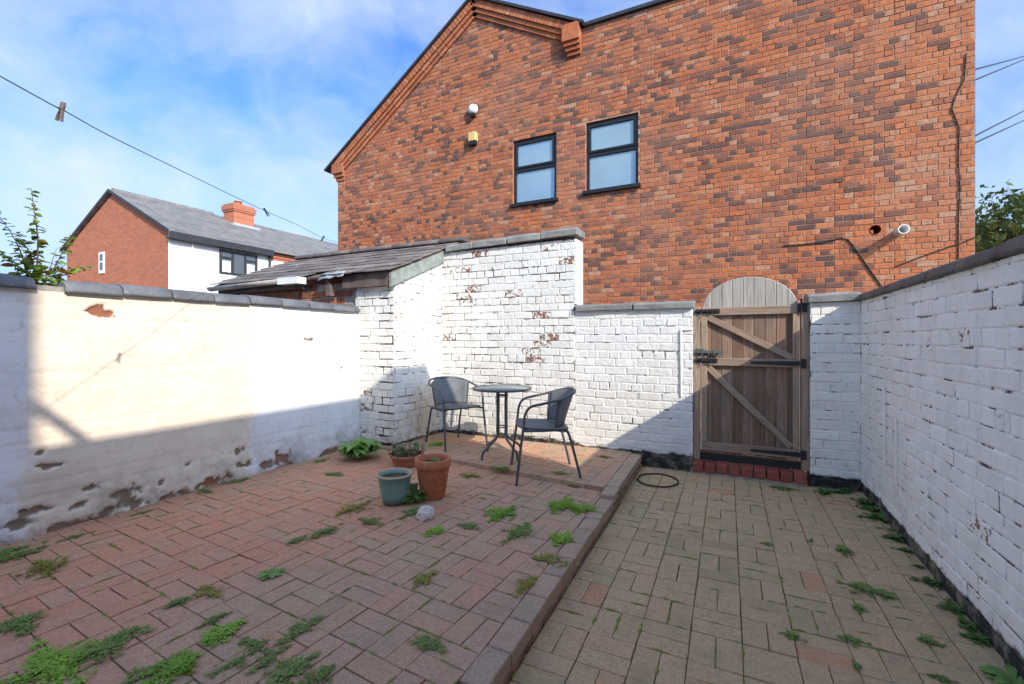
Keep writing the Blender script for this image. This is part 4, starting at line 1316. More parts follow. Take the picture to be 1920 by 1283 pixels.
# ================================================================== GATE
GX0, GX1 = -0.362, 0.622
gf = thing('door_frame', 'weathered timber door frame set between the walls', 'door frame', (0, Y_B + 0.03, 0))
for x0, x1 in ((GX0, GX0 + 0.062), (GX1 - 0.062, GX1)):
    b = MB(); b.box((x0, 0.0, 0.125), (x1, 0.095, 1.655)); o = b.obj('post', M_postw, gf); md = o.modifiers.new('b', 'BEVEL'); md.width = 0.006; md.segments = 2; o.color = (0.1, 0, 0, 1)
b = MB(); b.box((GX0 + 0.0625, 0.015, 0.128), (GX1 - 0.0625, 0.085, 0.198)); b.obj('dark_gap_strip', M_iron, gf)  # black strip standing in for the shade under the gate
gt = thing('wooden_gate', 'weathered boarded gate with arched top and diagonal braces', 'gate', (0, Y_B + 0.045, 0))
g0, g1 = GX0 + 0.072, GX1 - 0.072
gz0, gzr = 0.205, 1.615
gw = (g1 - g0); gcx = (g0 + g1) / 2
rng = random.Random(4)
nb = 9; bw = gw / nb
def arch(x):
    t = (x - gcx) / (gw * 0.5 * 0.97)
    return 1.63 + (0.30 * math.sqrt(max(0.0, 1 - t * t)) if abs(t) < 1 else 0.0)
for i in range(nb):
    a, c = g0 + i * bw + 0.0003, g0 + (i + 1) * bw - 0.0003
    b = MB(); m = 6
    xs = [a + (c - a) * k / m for k in range(m + 1)]
    poly = [(a, gz0 + rng.uniform(0, 0.006)), (c, gz0 + rng.uniform(0, 0.006))] + [(x, arch(x)) for x in reversed(xs)]
    vs = [(x, 0.020, z) for x, z in poly] + [(x, 0.040, z) for x, z in poly]
    k = len(poly)
    b.add(vs, [tuple(range(k)), tuple(range(2 * k - 1, k - 1, -1))] + [((q + 1) % k, q, k + q, k + (q + 1) % k) for q in range(k)])
    o = b.obj('board', M_board, gt, (0, rng.gauss(0, 0.0015), 0)); o.color = (rng.random() ** 2, 0, 0, 1)
    md = o.modifiers.new('b', 'BEVEL'); md.width = 0.0055; md.segments = 1
def gbar(name, x0, z0, x1, z1, w, mat, y0=-0.016, y1=0.0185):
    d = Vector((x1 - x0, 0, z1 - z0)); L = d.length
    b = MB(); b.box((-L / 2, y0, -w / 2), (L / 2, y1, w / 2))
    o = b.obj(name, mat, gt, ((x0 + x1) / 2, 0, (z0 + z1) / 2)); o.rotation_euler = (0, -math.atan2(d.z, d.x), 0)
    md = o.modifiers.new('b', 'BEVEL'); md.width = 0.004; md.segments = 2; o.color = (rng.random() * 0.3, 0, 0, 1)
    return o
gbar('rail', g0 + 0.002, 1.602, g1 - 0.002, 1.602, 0.075, M_rail)
gbar('rail', g0 + 0.002, 1.105, g1 - 0.002, 1.105, 0.075, M_rail)
gbar('rail', g0 + 0.002, 0.268, g1 - 0.002, 0.268, 0.085, M_rail)
for x in (g0 + 0.029, g1 - 0.029):
    for za, zb in ((0.3125, 1.066), (1.144, 1.563)):
        b = MB(); b.box((x - 0.027, -0.0145, za), (x + 0.027, 0.0185, zb)); o = b.obj('stile', M_postw, gt); o.color = (0.15, 0, 0, 1); md = o.modifiers.new('b', 'BEVEL'); md.width = 0.004; md.segments = 2
gbar('brace', g0 + 0.058, 1.548, g1 - 0.058, 1.155, 0.058, M_rail, -0.012, 0.0175)
gbar('brace', g0 + 0.066, 1.050, g1 - 0.066, 0.325, 0.058, M_rail, -0.012, 0.0175)
# strap hinges on the right, bolts on the left
for zz, L in ((1.105, 0.40), (0.268, 0.40)):
    b = MB(); vs = [(g1 - L, -0.0215, zz - 0.012), (g1 + 0.0, -0.0215, zz - 0.022), (g1 + 0.0, -0.0215, zz + 0.022), (g1 - L, -0.0215, zz + 0.012)]
    vs += [(x, -0.0165, z) for x, _, z in vs]
    b.add(vs, [(0, 1, 2, 3), (7, 6, 5, 4), (0, 4, 5, 1), (1, 5, 6, 2), (2, 6, 7, 3), (3, 7, 4, 0)])
    b.tube([(g1 + 0.012, -0.025, zz - 0.045), (g1 + 0.012, -0.025, zz + 0.045)], 0.011, 8)
    b.box((g1 + 0.012, -0.022, zz - 0.04), (g1 + 0.05, -0.0165, zz + 0.04))
    b.obj('strap_hinge', M_iron, gt)
b = MB(); b.box((g1 - 0.02, -0.022, 1.575), (g1 + 0.055, -0.0165, 1.66)); b.tube([(g1 + 0.01, -0.024, 1.56), (g1 + 0.01, -0.024, 1.70)], 0.010, 8); b.obj('strap_hinge', M_iron, gt)
for zz, L, mt in ((1.605, 0.17, M_iron), (1.195, 0.20, M_ironrust), (1.118, 0.15, M_iron)):
    b = MB(); b.box((g0 - 0.05, -0.024, zz - 0.022), (g0 + L, -0.0165, zz + 0.022)); b.tube([(g0 - 0.06, -0.032, zz), (g0 + L * 0.8, -0.032, zz)], 0.009, 8)
    for s_ in (0.0, 0.55): b.box((g0 + L * s_, -0.044, zz - 0.018), (g0 + L * s_ + 0.018, -0.0235, zz + 0.018))
    b.tube([(g0 + L * 0.35, -0.032, zz), (g0 + L * 0.35, -0.065, zz - 0.02)], 0.006, 6)
    if mt is M_ironrust: b.box((g0 - 0.05, -0.0265, zz - 0.03), (g0 + 0.02, -0.0245, zz + 0.04))
    b.obj('bolt', mt, gt)
# red brick step: row of bricks on edge above a stretcher course
stp = thing('brick_step', 'red brick doorstep of bricks on edge under the gate', 'step', (0, Y_B, 0))
b = MB(); b.box((GX0 - 0.02, -0.10, -0.03), (GX1 - 0.03, 0.13, 0.045)); b.obj('step_base', M_mort_grey, stp)
nbk = 9; sw_ = (GX1 - 0.03 - GX0) / nbk
for i in range(nbk):
    b = MB(); b.box((-sw_ / 2 + 0.004, -0.115, -0.045), (sw_ / 2 - 0.004, 0.115, 0.045))
    o = b.obj('brick', M_redbrick, stp, (GX0 + sw_ * (i + 0.5), 0.0 + rng.gauss(0, 0.002), 0.082 + rng.gauss(0, 0.002))); o.color = (rng.random(), 0, 0, 1)
    md = o.modifiers.new('b', 'BEVEL'); md.width = 0.012; md.segments = 3

# ================================================================== FURNITURE
def smooth_path(pts, n=6):
    P = [Vector(p) for p in pts]; out = []
    for i in range(len(P) - 1):
        p0, p1, p2, p3 = P[max(i - 1, 0)], P[i], P[i + 1], P[min(i + 2, len(P) - 1)]
        for k in range(n):
            t = k / n
            out.append(0.5 * ((2 * p1) + (p2 - p0) * t + (2 * p0 - 5 * p1 + 4 * p2 - p3) * t * t + (3 * p1 - p0 - 3 * p2 + p3) * t ** 3))
    out.append(P[-1])
    return out
def make_chair(label, loc, rz, dz_front=0.0):
    """tub bistro chair, faces local +x"""
    c = thing('garden_chair', label, 'chair', loc, rz)
    tr = 0.0115
    for s in (-1, 1):
        f = dz_front
        pts = smooth_path([(0.275, s * 0.265, f), (0.245, s * 0.257, 0.22), (0.215, s * 0.25, 0.44), (0.20, s * 0.252, 0.555), (0.155, s * 0.258, 0.622), (0.05, s * 0.268, 0.650), (-0.10, s * 0.262, 0.685), (-0.215, s * 0.20, 0.722), (-0.262, s * 0.10, 0.738), (-0.272, 0, 0.742)], 6)
        b = MB(); b.tube(pts, tr, 10); b.obj('arm_and_front_leg', M_frame, c)
        b = MB(); b.tube(smooth_path([(-0.285, s * 0.215, 0.0), (-0.235, s * 0.205, 0.20), (-0.185, s * 0.20, 0.375), (-0.14, s * 0.205, 0.412), (0.05, s * 0.225, 0.415), (0.215, s * 0.235, 0.418)], 6), tr, 10); b.obj('rear_leg', M_frame, c)
    # seat pan: rounded square ring with mesh sheet
    ring = []
    for k in range(40):
        a = 2 * math.pi * k / 40; ca, sa = math.cos(a), math.sin(a)
        e = 0.45
        ring.append((0.025 + math.copysign(abs(ca) ** e, ca) * 0.215, math.copysign(abs(sa) ** e, sa) * 0.232, 0.428 + 0.010 * ca))
    b = MB(); b.tube(ring, 0.010, 8, True); b.obj('seat_frame', M_frame, c)
    b = MB(); N = 12; vs = []
    for i in range(N + 1):
        for k in range(N + 1):
            x = -1 + 2 * i / N; y_ = -1 + 2 * k / N
            rx, ry = x * math.sqrt(1 - y_ * y_ * 0.12), y_ * math.sqrt(1 - x * x * 0.12)
            vs.append((0.025 + rx * 0.217, ry * 0.234, 0.436 + 0.010 * x - 0.018 * (1 - x * x) * (1 - y_ * y_)))
    b.add(vs, [(i * (N + 1) + k, (i + 1) * (N + 1) + k, (i + 1) * (N + 1) + k + 1, i * (N + 1) + k + 1) for i in range(N) for k in range(N)], True)
    o = b.obj('seat', M_fabric, c); md = o.modifiers.new('t', 'SOLIDIFY'); md.thickness = 0.006; md.offset = 0
    # curved back
    b = MB(); NA, NZ_ = 18, 10; vs = []
    for i in range(NA + 1):
        a = (i / NA - 0.5) * 2
        for k in range(NZ_ + 1):
            t = k / NZ_
            x = -0.175 - 0.098 * t ** 1.1 + 0.16 * abs(a) ** 2.3 * (0.65 + 0.5 * t)
            y_ = a * (0.205 + 0.035 * t)
            zz = 0.435 + 0.303 * t - 0.045 * abs(a) ** 2.5 * t
            vs.append((x, y_, zz))
    b.add(vs, [(i * (NZ_ + 1) + k, (i + 1) * (NZ_ + 1) + k, (i + 1) * (NZ_ + 1) + k + 1, i * (NZ_ + 1) + k + 1) for i in range(NA) for k in range(NZ_)], True)
    o = b.obj('backrest', M_fabric, c); md = o.modifiers.new('t', 'SOLIDIFY'); md.thickness = 0.007; md.offset = 0
    for s in (-1, 1):
        e = [vs[(NA if s > 0 else 0) * (NZ_ + 1) + k] for k in range(NZ_ + 1)]
        b = MB(); b.tube(e, 0.009, 8); b.obj('back_upright', M_frame, c)
    return c
make_chair('grey mesh chair with its back to the gate, front legs off the terrace', (-1.535, 3.80, ZT), R(211), ZP - ZT)
make_chair('grey mesh chair beside the outhouse wall, turned to the table', (-2.86, 4.36, ZT), R(-27))
tb = thing('bistro_table', 'small round glass-topped table with bundled tube pedestal', 'table', (-2.13, 4.13, ZT), R(20))
b = MB(); b.lathe([(0.0, 0.694), (0.285, 0.694), (0.285, 0.700), (0.0, 0.700)], 48); b.obj('tabletop', M_glass, tb)
b = MB(); b.lathe([(0.283, 0.680), (0.300, 0.680), (0.304, 0.690), (0.301, 0.703), (0.287, 0.704), (0.283, 0.680)], 48); b.obj('rim', M_frame, tb)
for k in range(4):
    a = math.pi / 4 + k * math.pi / 2; ca, sa = math.cos(a), math.sin(a)
    b = MB(); b.tube(smooth_path([(0.20 * ca, 0.20 * sa, 0.684), (0.075 * ca, 0.075 * sa, 0.676), (0.060 * ca, 0.060 * sa, 0.62), (0.060 * ca, 0.060 * sa, 0.30), (0.065 * ca, 0.065 * sa, 0.20), (0.16 * ca, 0.16 * sa, 0.125), (0.235 * ca, 0.235 * sa, 0.07), (0.255 * ca, 0.255 * sa, 0.0)], 6), 0.0125, 10); b.obj('leg', M_frame, tb)
for zz in (0.30, 0.62):
    ring = [(0.058 * math.cos(2 * math.pi * k / 24), 0.058 * math.sin(2 * math.pi * k / 24), zz) for k in range(24)]
    b = MB(); b.tube(ring, 0.007, 6, True); b.obj('collar', M_frame, tb)

# ================================================================== POTS
def pot(name, label, loc, prof, mat, soil_r, soil_z, extra=None):
    p = thing(name, label, 'plant pot', loc)
    b = MB(); b.lathe(prof, 36); b.obj('pot_wall', mat, p)
    b = MB(); rr = random.Random(hash(name) % 97); seg = 20; vs = [(0, 0, soil_z + 0.008)]
    for ring in (0.5, 1.0):
        for k in range(seg):
            a = 2 * math.pi * k / seg; vs.append((soil_r * ring * math.cos(a), soil_r * ring * math.sin(a), soil_z + rr.uniform(-0.006, 0.008)))
    fs = [(0, 1 + k, 1 + (k + 1) % seg) for k in range(seg)] + [(1 + k, 1 + seg + k, 1 + seg + (k + 1) % seg, 1 + (k + 1) % seg) for k in range(seg)]
    b.add(vs, fs, True); b.obj('soil', M_soil, p)
    return p
st0 = at_z(798, 972, ZP); pg = at_z(740, 943, ZP); pt = at_z(812, 932, ZP); pb = at_z(762, 872, ZP)
g1p = pot('plant_pot', 'green glazed plant pot with a bare rim, empty of plants', (pg.x, pg.y, ZP), [(0.0, 0.0), (0.078, 0.0), (0.086, 0.012), (0.112, 0.13), (0.122, 0.20), (0.131, 0.208), (0.133, 0.222), (0.118, 0.222), (0.112, 0.19)], M_glaze, 0.113, 0.19)
b = MB(); b.lathe([(0.134, 0.214), (0.1345, 0.2235), (0.127, 0.229), (0.117, 0.2235), (0.117, 0.214)], 36); b.obj('rim', M_rim, g1p)
t1p = pot('plant_pot', 'large terracotta pot with moulded face, weeds in its soil', (pt.x, pt.y, ZP), [(0.0, 0.0), (0.085, 0.0), (0.092, 0.01), (0.122, 0.20), (0.126, 0.235), (0.136, 0.242), (0.140, 0.255), (0.141, 0.30), (0.136, 0.306), (0.122, 0.306), (0.118, 0.26)], M_terra, 0.119, 0.265)
# moulded face relief on the front of the terracotta pot
b = MB(); fa = math.atan2(-pt.y, -pt.x) + 0.35
def on_pot(a, z, off): 
    r = 0.092 + (z - 0.01) / 0.19 * 0.030 + off; return (r * math.cos(a), r * math.sin(a), z)
for a0_, a1_, z0_2, z1_2 in ((-0.32, -0.12, 0.175, 0.182), (0.12, 0.32, 0.182, 0.175)):
    b.tube([on_pot(fa + a0_ + (a1_ - a0_) * t / 4, z0_2 + (z1_2 - z0_2) * t / 4 + 0.006 * math.sin(math.pi * t / 4), 0.002) for t in range(5)], 0.008, 6)
b.tube([on_pot(fa, 0.17, 0.002), on_pot(fa, 0.13, 0.008), on_pot(fa, 0.115, 0.004)], [0.006, 0.011, 0.008], 8)
b.tube([on_pot(fa + (t - 3) * 0.1, 0.085 + 0.004 * (t - 3) ** 2 * 0.5, 0.001) for t in range(7)], 0.008, 6)
for s in (-1, 1): b.tube([on_pot(fa + s * 0.5, 0.19 - 0.022 * t, 0.003 * math.sin(t)) for t in range(7)], 0.007, 6)
b.obj('moulded_face', M_terra, t1p)
b3 = pot('plant_pot', 'low wide terracotta planter holding dry succulents', (pb.x, pb.y, ZP), [(0.0, 0.0), (0.115, 0.0), (0.12, 0.008), (0.145, 0.085), (0.157, 0.088), (0.160, 0.115), (0.147, 0.115), (0.141, 0.09)], M_terra2, 0.142, 0.093)

# ------------------------------------------------------------------ plants
def tuft_mesh(rng, n, h, r, mat, stretch=(1, 1), droop=0.6, wid=0.006, strip=0.0, lean=None):
    b = MB()
    for _ in range(n):
        a = rng.uniform(0, 2 * math.pi); rr = r * math.sqrt(rng.random())
        bx, by = math.cos(a) * rr * 0.55 * stretch[0], math.sin(a) * rr * 0.55 * stretch[1]
        if strip: by += rng.uniform(-strip, strip)
        hh = h * rng.uniform(0.45, 1.1); da = a + rng.gauss(0, 0.6)
        out = r * rng.uniform(0.3, 1.0) * droop
        w = wid * rng.uniform(0.7, 1.4); px_, py_ = -math.sin(da) * w, math.cos(da) * w
        pts = []
        for t, ww in ((0, 1.0), (0.4, 1.05), (0.75, 0.7), (1.0, 0.06)):
            x = bx + math.cos(da) * out * t ** 1.6; y_ = by + math.sin(da) * out * t ** 1.6
            z_ = hh * (t - 0.35 * droop * t ** 3)
            pts += [(x - px_ * ww, y_ - py_ * ww, z_), (x + px_ * ww, y_ + py_ * ww, z_)]
        b.add(pts, [(2 * k, 2 * k + 1, 2 * k + 3, 2 * k + 2) for k in range(3)], True)
    return b
def rosette_mesh(rng, n, R0, mat, up=0.5):
    b = MB()
    for i in range(n):
        a = 2.4 * i + rng.gauss(0, 0.2); L = R0 * rng.uniform(0.55, 1.1); w = L * rng.uniform(0.13, 0.24); el = up * rng.uniform(0.4, 1.3)
        d = Vector((math.cos(a), math.sin(a), 0)); s = Vector((-math.sin(a), math.cos(a), 0)); pts = []
        for t, ww in ((0, 0.12), (0.25, 0.55), (0.55, 1.0), (0.82, 0.75), (1.0, 0.05)):
            c = d * (L * t) + Vector((0, 0, 0.006 + L * el * (t - 0.75 * t * t)))
            pts += [c - s * w * ww + Vector((0, 0, 0.12 * w * ww)), c, c + s * w * ww + Vector((0, 0, 0.12 * w * ww))]
        b.add(pts, [f for k in range(4) for f in ((3 * k, 3 * k + 1, 3 * k + 4, 3 * k + 3), (3 * k + 1, 3 * k + 2, 3 * k + 5, 3 * k + 4))], True)
    return b
rng = random.Random(99)
def patch_mesh(rng, m, kd, strip):
    """low mat of small leaves that follows the paving joints"""
    b = MB(); ca, sa = math.cos(PA), math.sin(PA)
    n = int({'lush': 60, 'dry': 26}.get(kd, 32) * max(1.0, min(3.0, m / 0.06)))
    lr = min(m, 0.075)
    ax = rng.random() < 0.6
    for i in range(n):
        a = max(-1.1, min(1.1, rng.gauss(0, 0.55))) * m * (1.2 if i % 3 else 0.6); c = rng.gauss(0, 0.13) * m
        if strip: a += rng.uniform(-strip, strip) * 1.4
        if i % 4 == 0: a, c = c * 2.2, max(-0.8, min(0.8, rng.gauss(0, 0.4))) * m
        x, y_ = (c, a) if ax else (a, c)
        x, y_ = x * ca - y_ * sa, x * sa + y_ * ca
        q = rosette_mesh(rng, rng.randint(5, 9), lr * rng.uniform(0.18, 0.38), None, rng.uniform(0.3, 1.1))
        rot = Matrix.Rotation(rng.uniform(0, 6.28), 3, 'Z')
        b.add([rot @ Vector(p) + Vector((x, y_, rng.uniform(0, 0.004))) for p in q.v], q.f, True)
        if i % 3 == 0 or math.hypot(x, y_) > 0.5 * m:      # creeping runner back to the root
            b.tube([(0, 0, 0.004), (x * 0.5 + rng.gauss(0, 0.003), y_ * 0.5 + rng.gauss(0, 0.003), 0.006), (x, y_, 0.006)], 0.0009, 4)
    return b
GR = {'lush': ('bright green grass clump standing up from the patio joints', M_grass, 'lush grass clumps'),
      'grass': ('short dull green grass tuft in the patio joints', M_grass2, 'grass tufts in the patio joints'),
      'dry': ('yellowing moss and dry grass tuft in the patio joints', M_dry, 'yellowing tufts in the patio joints'),
      'path': ('small green weed between the blocks of the lower path', M_grass2, 'weeds in the lower path'),
      'wallfoot': ('dark green weed at the foot of the tarred wall', M_dark, 'weeds along the tarred wall foot'),
      'foot': ('small green weed along the foot of the cream wall', M_grass2, 'weeds along the cream wall foot')}
W = [(20, 1047, 34, 'grass', 0.0), (85, 1066, 36, 'dry', 0.03), (40, 1172, 36, 'grass', .02), (100, 1248, 62, 'lush', 0), (190, 1222, 44, 'grass', 0), (240, 1187, 22, 'grass', 0), (335, 1130, 17, 'grass', 0), (415, 1190, 27, 'lush', 0),
     (405, 1163, 17, 'grass', .02), (395, 1112, 22, 'dry', .02), (565, 1182, 26, 'grass', .05), (480, 1212, 22, 'grass', .05), (330, 1254, 42, 'lush', 0), (545, 1262, 42, 'grass', 0), (440, 1244, 22, 'grass', .06), (610, 998, 22, 'grass', .04),
     (555, 1015, 13, 'grass', 0), (660, 955, 30, 'dry', .03), (695, 980, 20, 'grass', 0), (815, 998, 17, 'lush', 0), (880, 988, 16, 'grass', .02), (795, 1088, 22, 'dry', 0), (805, 1208, 26, 'grass', 0), (940, 965, 30, 'lush', 0),
     (972, 998, 34, 'grass', .03), (1052, 950, 27, 'lush', .02), (1090, 956, 27, 'lush', .02), (1052, 1012, 22, 'lush', 0), (1030, 1052, 24, 'dry', .05), (990, 1097, 22, 'dry', .05), (880, 893, 17, 'dry', 0), (940, 880, 15, 'grass', 0), (1078, 912, 13, 'dry', 0),
     (1050, 888, 12, 'dry', 0), (817, 834, 17, 'lush', 0), (775, 962, 22, 'grass', 0), (500, 1240, 20, 'grass', .05), (600, 1270, 26, 'grass', 0), (30, 1283, 20, 'grass', 0), (270, 1265, 24, 'grass', .03), (1133, 858, 9, 'dry', 0), (625, 890, 13, 'grass', 0), (1155, 925, 9, 'dry', 0),
     (425, 898, 13, 'foot', .04), (445, 903, 12, 'foot', .03), (265, 963, 9, 'foot', .04), (385, 922, 12, 'foot', .04), (140, 1008, 12, 'foot', .03), (600, 865, 12, 'foot', .03), (20, 1035, 22, 'foot', .05), (500, 880, 9, 'foot', .05),
     (1468, 916, 18, 'path', 0), (1440, 1022, 10, 'path', 0), (1520, 1016, 8, 'path', 0), (1580, 1034, 18, 'path', .02), (1625, 1106, 26, 'path', 0), (1660, 1118, 18, 'path', 0), (1610, 1142, 15, 'path', 0), (1600, 1202, 18, 'path', 0), (1742, 1206, 17, 'path', 0),
     (1606, 1251, 11, 'path', 0), (1484, 1194, 16, 'path', .02), (1690, 998, 18, 'path', .05), (1765, 1274, 14, 'path', 0),
     (1622, 945, 24, 'wallfoot', 0), (1655, 975, 28, 'wallfoot', .03), (1682, 1012, 22, 'wallfoot', .03), (1762, 1098, 22, 'wallfoot', .04), (1812, 1148, 24, 'wallfoot', .04), (1836, 1180, 24, 'wallfoot', .03), (1545, 925, 18, 'wallfoot', 0), (1588, 922, 16, 'wallfoot', 0), (1640, 958, 20, 'wallfoot', .03), (1704, 1035, 13, 'wallfoot', .02), (1732, 1066, 11, 'wallfoot', .01), (1858, 1206, 24, 'wallfoot', .05), (1570, 924, 14, 'wallfoot', .02)]
MARKS = [((pg.x, pg.y), 0.34, 'beside the green pot'), ((st0.x, st0.y), 0.30, 'beside the pale stone'), ((pt.x, pt.y), 0.40, 'beside the large terracotta pot'), ((-2.13, 4.13), 0.55, 'under the table'), ((-2.9, 4.2), 0.5, 'beside the chair by the outhouse'),
         ((0.2, 4.6), 0.45, 'at the foot of the red brick step'), ((-1.5, 3.7), 0.5, 'near the chair with its back to the gate')]
for u, v, s, kd, st_ in W:
    z = ZL if kd in ('path', 'wallfoot') else (ZT if (v < 890 and u > 800 and u < 1200) else ZP)
    p = at_z(u, v, z); m = 1.22 * s / FPX * depth_of(p)
    if kd == 'wallfoot': p.x = min(p.x, 0.965)
    lab, mt, grp = GR[kd]
    if kd == 'wallfoot' or (kd == 'path' and rng.random() < 0.5):
        b = patch_mesh(rng, m * 0.9, kd, st_ * 0.5)
        b2 = rosette_mesh(rng, 14, m * 0.7, mt, 1.3); b.add(b2.v, b2.f, True)
    else:
        hgt = {'lush': 0.45, 'dry': 0.30}.get(kd, 0.32)
        b = patch_mesh(rng, m, kd, st_)
        bt_ = tuft_mesh(rng, {'lush': 90, 'dry': 60}.get(kd, 55), min(m * hgt, 0.045), m * 0.95, mt, (1.3, 1.1), 0.45, min(0.0026, max(0.0016, m * 0.026)), st_)
        b.add(bt_.v, bt_.f, True)
    o = b.obj('weed', mt, None, (p.x, p.y, z - 0.004))
    near = None
    for q, rad, phrase in MARKS:
        if (Vector(q) - p.xy).length < rad and kd not in ('foot', 'wallfoot'):
            near = phrase; break
    if near is None and kd in ('lush', 'grass', 'dry'):
        if abs(p.x - kerb_x(p.y) + 0.12) < 0.22: near = 'along the kerb'
        elif abs(tn.dot(p.xy) - tc) < 0.16: near = 'along the front edge of the terrace'
        elif p.y < 1.25 and p.x < -1.3: near = 'on the open end of the patio'
        elif p.x < -2.4: near = 'on the red part of the patio'
    if near:
        lab = lab.split(' standing up')[0].split(' in the')[0].split(' between')[0] + ' ' + near; grp = lab
    tag(o, lab, 'weed', grp)
def place_rosette(u, v, z, rad, n, mt, up, label, grp=None):
    p = at_z(u, v, z); m = rad / FPX * depth_of(p)
    b = rosette_mesh(rng, n, m, mt, up); o = b.obj('weed', mt, None, (p.x, p.y, z - 0.004)); tag(o, label, 'weed', grp)
place_rosette(672, 860, ZP, 44, 90, M_broad, 2.0, 'big broad-leaved weed at the foot of the outhouse')
place_rosette(510, 1077, ZP, 26, 18, M_broad, 0.5, 'leafy rosette weed on the open patio with one pale leaf')
place_rosette(1902, 1283, ZL, 46, 16, M_broad, 0.7, 'broad-leaved weed at the near end of the tarred wall')
place_rosette(778, 940, ZP, 36, 30, M_dark, 1.6, 'dark leafy weed squeezed between the green pot and the terracotta pot')
# plants in pots
b = MB()
for _ in range(60):
    a = rng.uniform(0, 6.28); rr = 0.185 * math.sqrt(rng.random()); h = rng.uniform(0.035, 0.12) - 0.35 * max(0, rr - 0.12)
    q = rosette_mesh(rng, 9, rng.uniform(0.03, 0.05), M_succ, 1.2); off = Vector((rr * math.cos(a), rr * math.sin(a), h))
    b.add([Vector(p) + off for p in q.v], q.f, True); b.tube([(off.x * 0.9, off.y * 0.9, 0.0), tuple(off)], 0.004, 5)
tag(b.obj('succulent_plant', M_succ, None, (pb.x, pb.y, ZP + 0.094)), 'straggly grey-green succulent filling the low planter', 'plant')
q = tuft_mesh(rng, 60, 0.045, 0.06, M_grass2, wid=0.004); q2 = rosette_mesh(rng, 14, 0.05, M_broad, 0.6); q.add(q2.v, q2.f, True)
tag(q.obj('weed', M_grass2, None, (pt.x + 0.02, pt.y, ZP + 0.266)), 'low green weed growing inside the large terracotta pot', 'weed')
# pale stone
st = at_z(798, 972, ZP)
bm = bmesh.new(); bmesh.ops.create_icosphere(bm, subdivisions=3, radius=0.058)
for v in bm.verts:
    nn = v.co.normalized(); k = 1 + 0.28 * mnoise.noise(nn * 2.1 + Vector((3, 1, 2))) + 0.10 * mnoise.noise(nn * 6)
    v.co = Vector((nn.x * 1.05, nn.y * 0.9, max(nn.z, -0.55) * 0.95)) * 0.058 * k
for f in bm.faces: f.smooth = False
me = bpy.data.meshes.new('stone'); bm.to_mesh(me); me.materials.append(M_rock)
tag(link('stone', me, None, (st.x, st.y, ZP + 0.028), 0.6), 'rough pale stone lying in front of the terracotta pot', 'stone')
# rubber hoop
hc = (at_z(1195, 903, 0) + at_z(1272, 908, 0)) / 2
ring = [(0.178 * math.cos(2 * math.pi * k / 48), 0.20 * math.sin(2 * math.pi * k / 48), 0.008 + 0.004 * math.sin(3 * 2 * math.pi * k / 48) ** 2) for k in range(48)]
b = MB(); b.tube(ring, 0.0075, 8, True); tag(b.obj('rubber_hoop', M_rubber, None, (hc.x, hc.y, ZL + 0.002)), 'thin dark hoop of hose lying flat on the path by the step', 'hoop')

# sapling on the left wall
sp = thing('sapling', 'wispy leafy sapling rooted in a gap of the wall coping', 'sapling', (XW_L - 0.06, 1.25, 1.668))
lf = []
for mt in (M_sap1, M_sap2):
    b = MB(); b.add([(0, 0, 0), (0.008, 0.011, 0.003), (0.022, 0.016, 0.005), (0.038, 0.010, 0.002), (0.048, 0, -0.005), (0.038, -0.010, 0.002), (0.022, -0.016, 0.005), (0.008, -0.011, 0.003), (0.024, 0, 0)],
                  [(8, 0, 1), (8, 1, 2), (8, 2, 3), (8, 3, 4), (8, 4, 5), (8, 5, 6), (8, 6, 7), (8, 7, 0)], True); lf.append(b.mesh('leaf', mt))
stems = [((0.0, 0.0), (0.02, -0.01, 0.60), 0.006), ((0, -0.02), (0.0, -0.16, 0.42), 0.005), ((0.01, 0.02), (0.03, 0.19, 0.34), 0.005), ((0, 0), (-0.05, -0.05, 0.32), 0.004), ((0, 0.03), (0.0, 0.30, 0.16), 0.003), ((0, -0.03), (0.05, -0.25, 0.24), 0.004), ((0, 0.02), (0.07, 0.10, 0.25), 0.004), ((0, -0.02), (0.10, -0.09, 0.22), 0.004), ((0, 0.02), (0.02, 0.30, 0.32), 0.003)]
nl = 0
for (bx, by), tip, r0 in stems:
    T = Vector(tip); A = Vector((bx, by, 0))
    pts = [A + (T - A) * t + Vector((0.01 * math.sin(5 * t), 0.012 * math.sin(4 * t + by * 30), 0.03 * math.sin(math.pi * t))) for t in [i / 7 for i in range(8)]]
    b = MB(); b.tube(pts, [r0 * (1 - 0.75 * i / 7) for i in range(8)], 6); b.obj('stem', M_stem, sp)
    L = (T - A).length; nn = int(L / 0.021)
    for i in range(1, nn + 1):
        t = i / nn; k = min(int(t * 7), 6); P0 = pts[k].lerp(pts[k + 1], t * 7 - k)
        for q in range(3 if t < 0.55 else 2):
            if nl > 280: break
            a = rng.uniform(0, 6.28)
            o = link('leaf', lf[1] if rng.random() < (0.22 if t < 0.5 else 0.05) else lf[0], sp, P0)
            o.rotation_euler = (rng.gauss(0, 0.4), rng.uniform(-0.5, 0.5), a); s_ = rng.uniform(0.65, 1.2) * (1.35 - 0.6 * t); o.scale = (s_, s_, s_); nl += 1

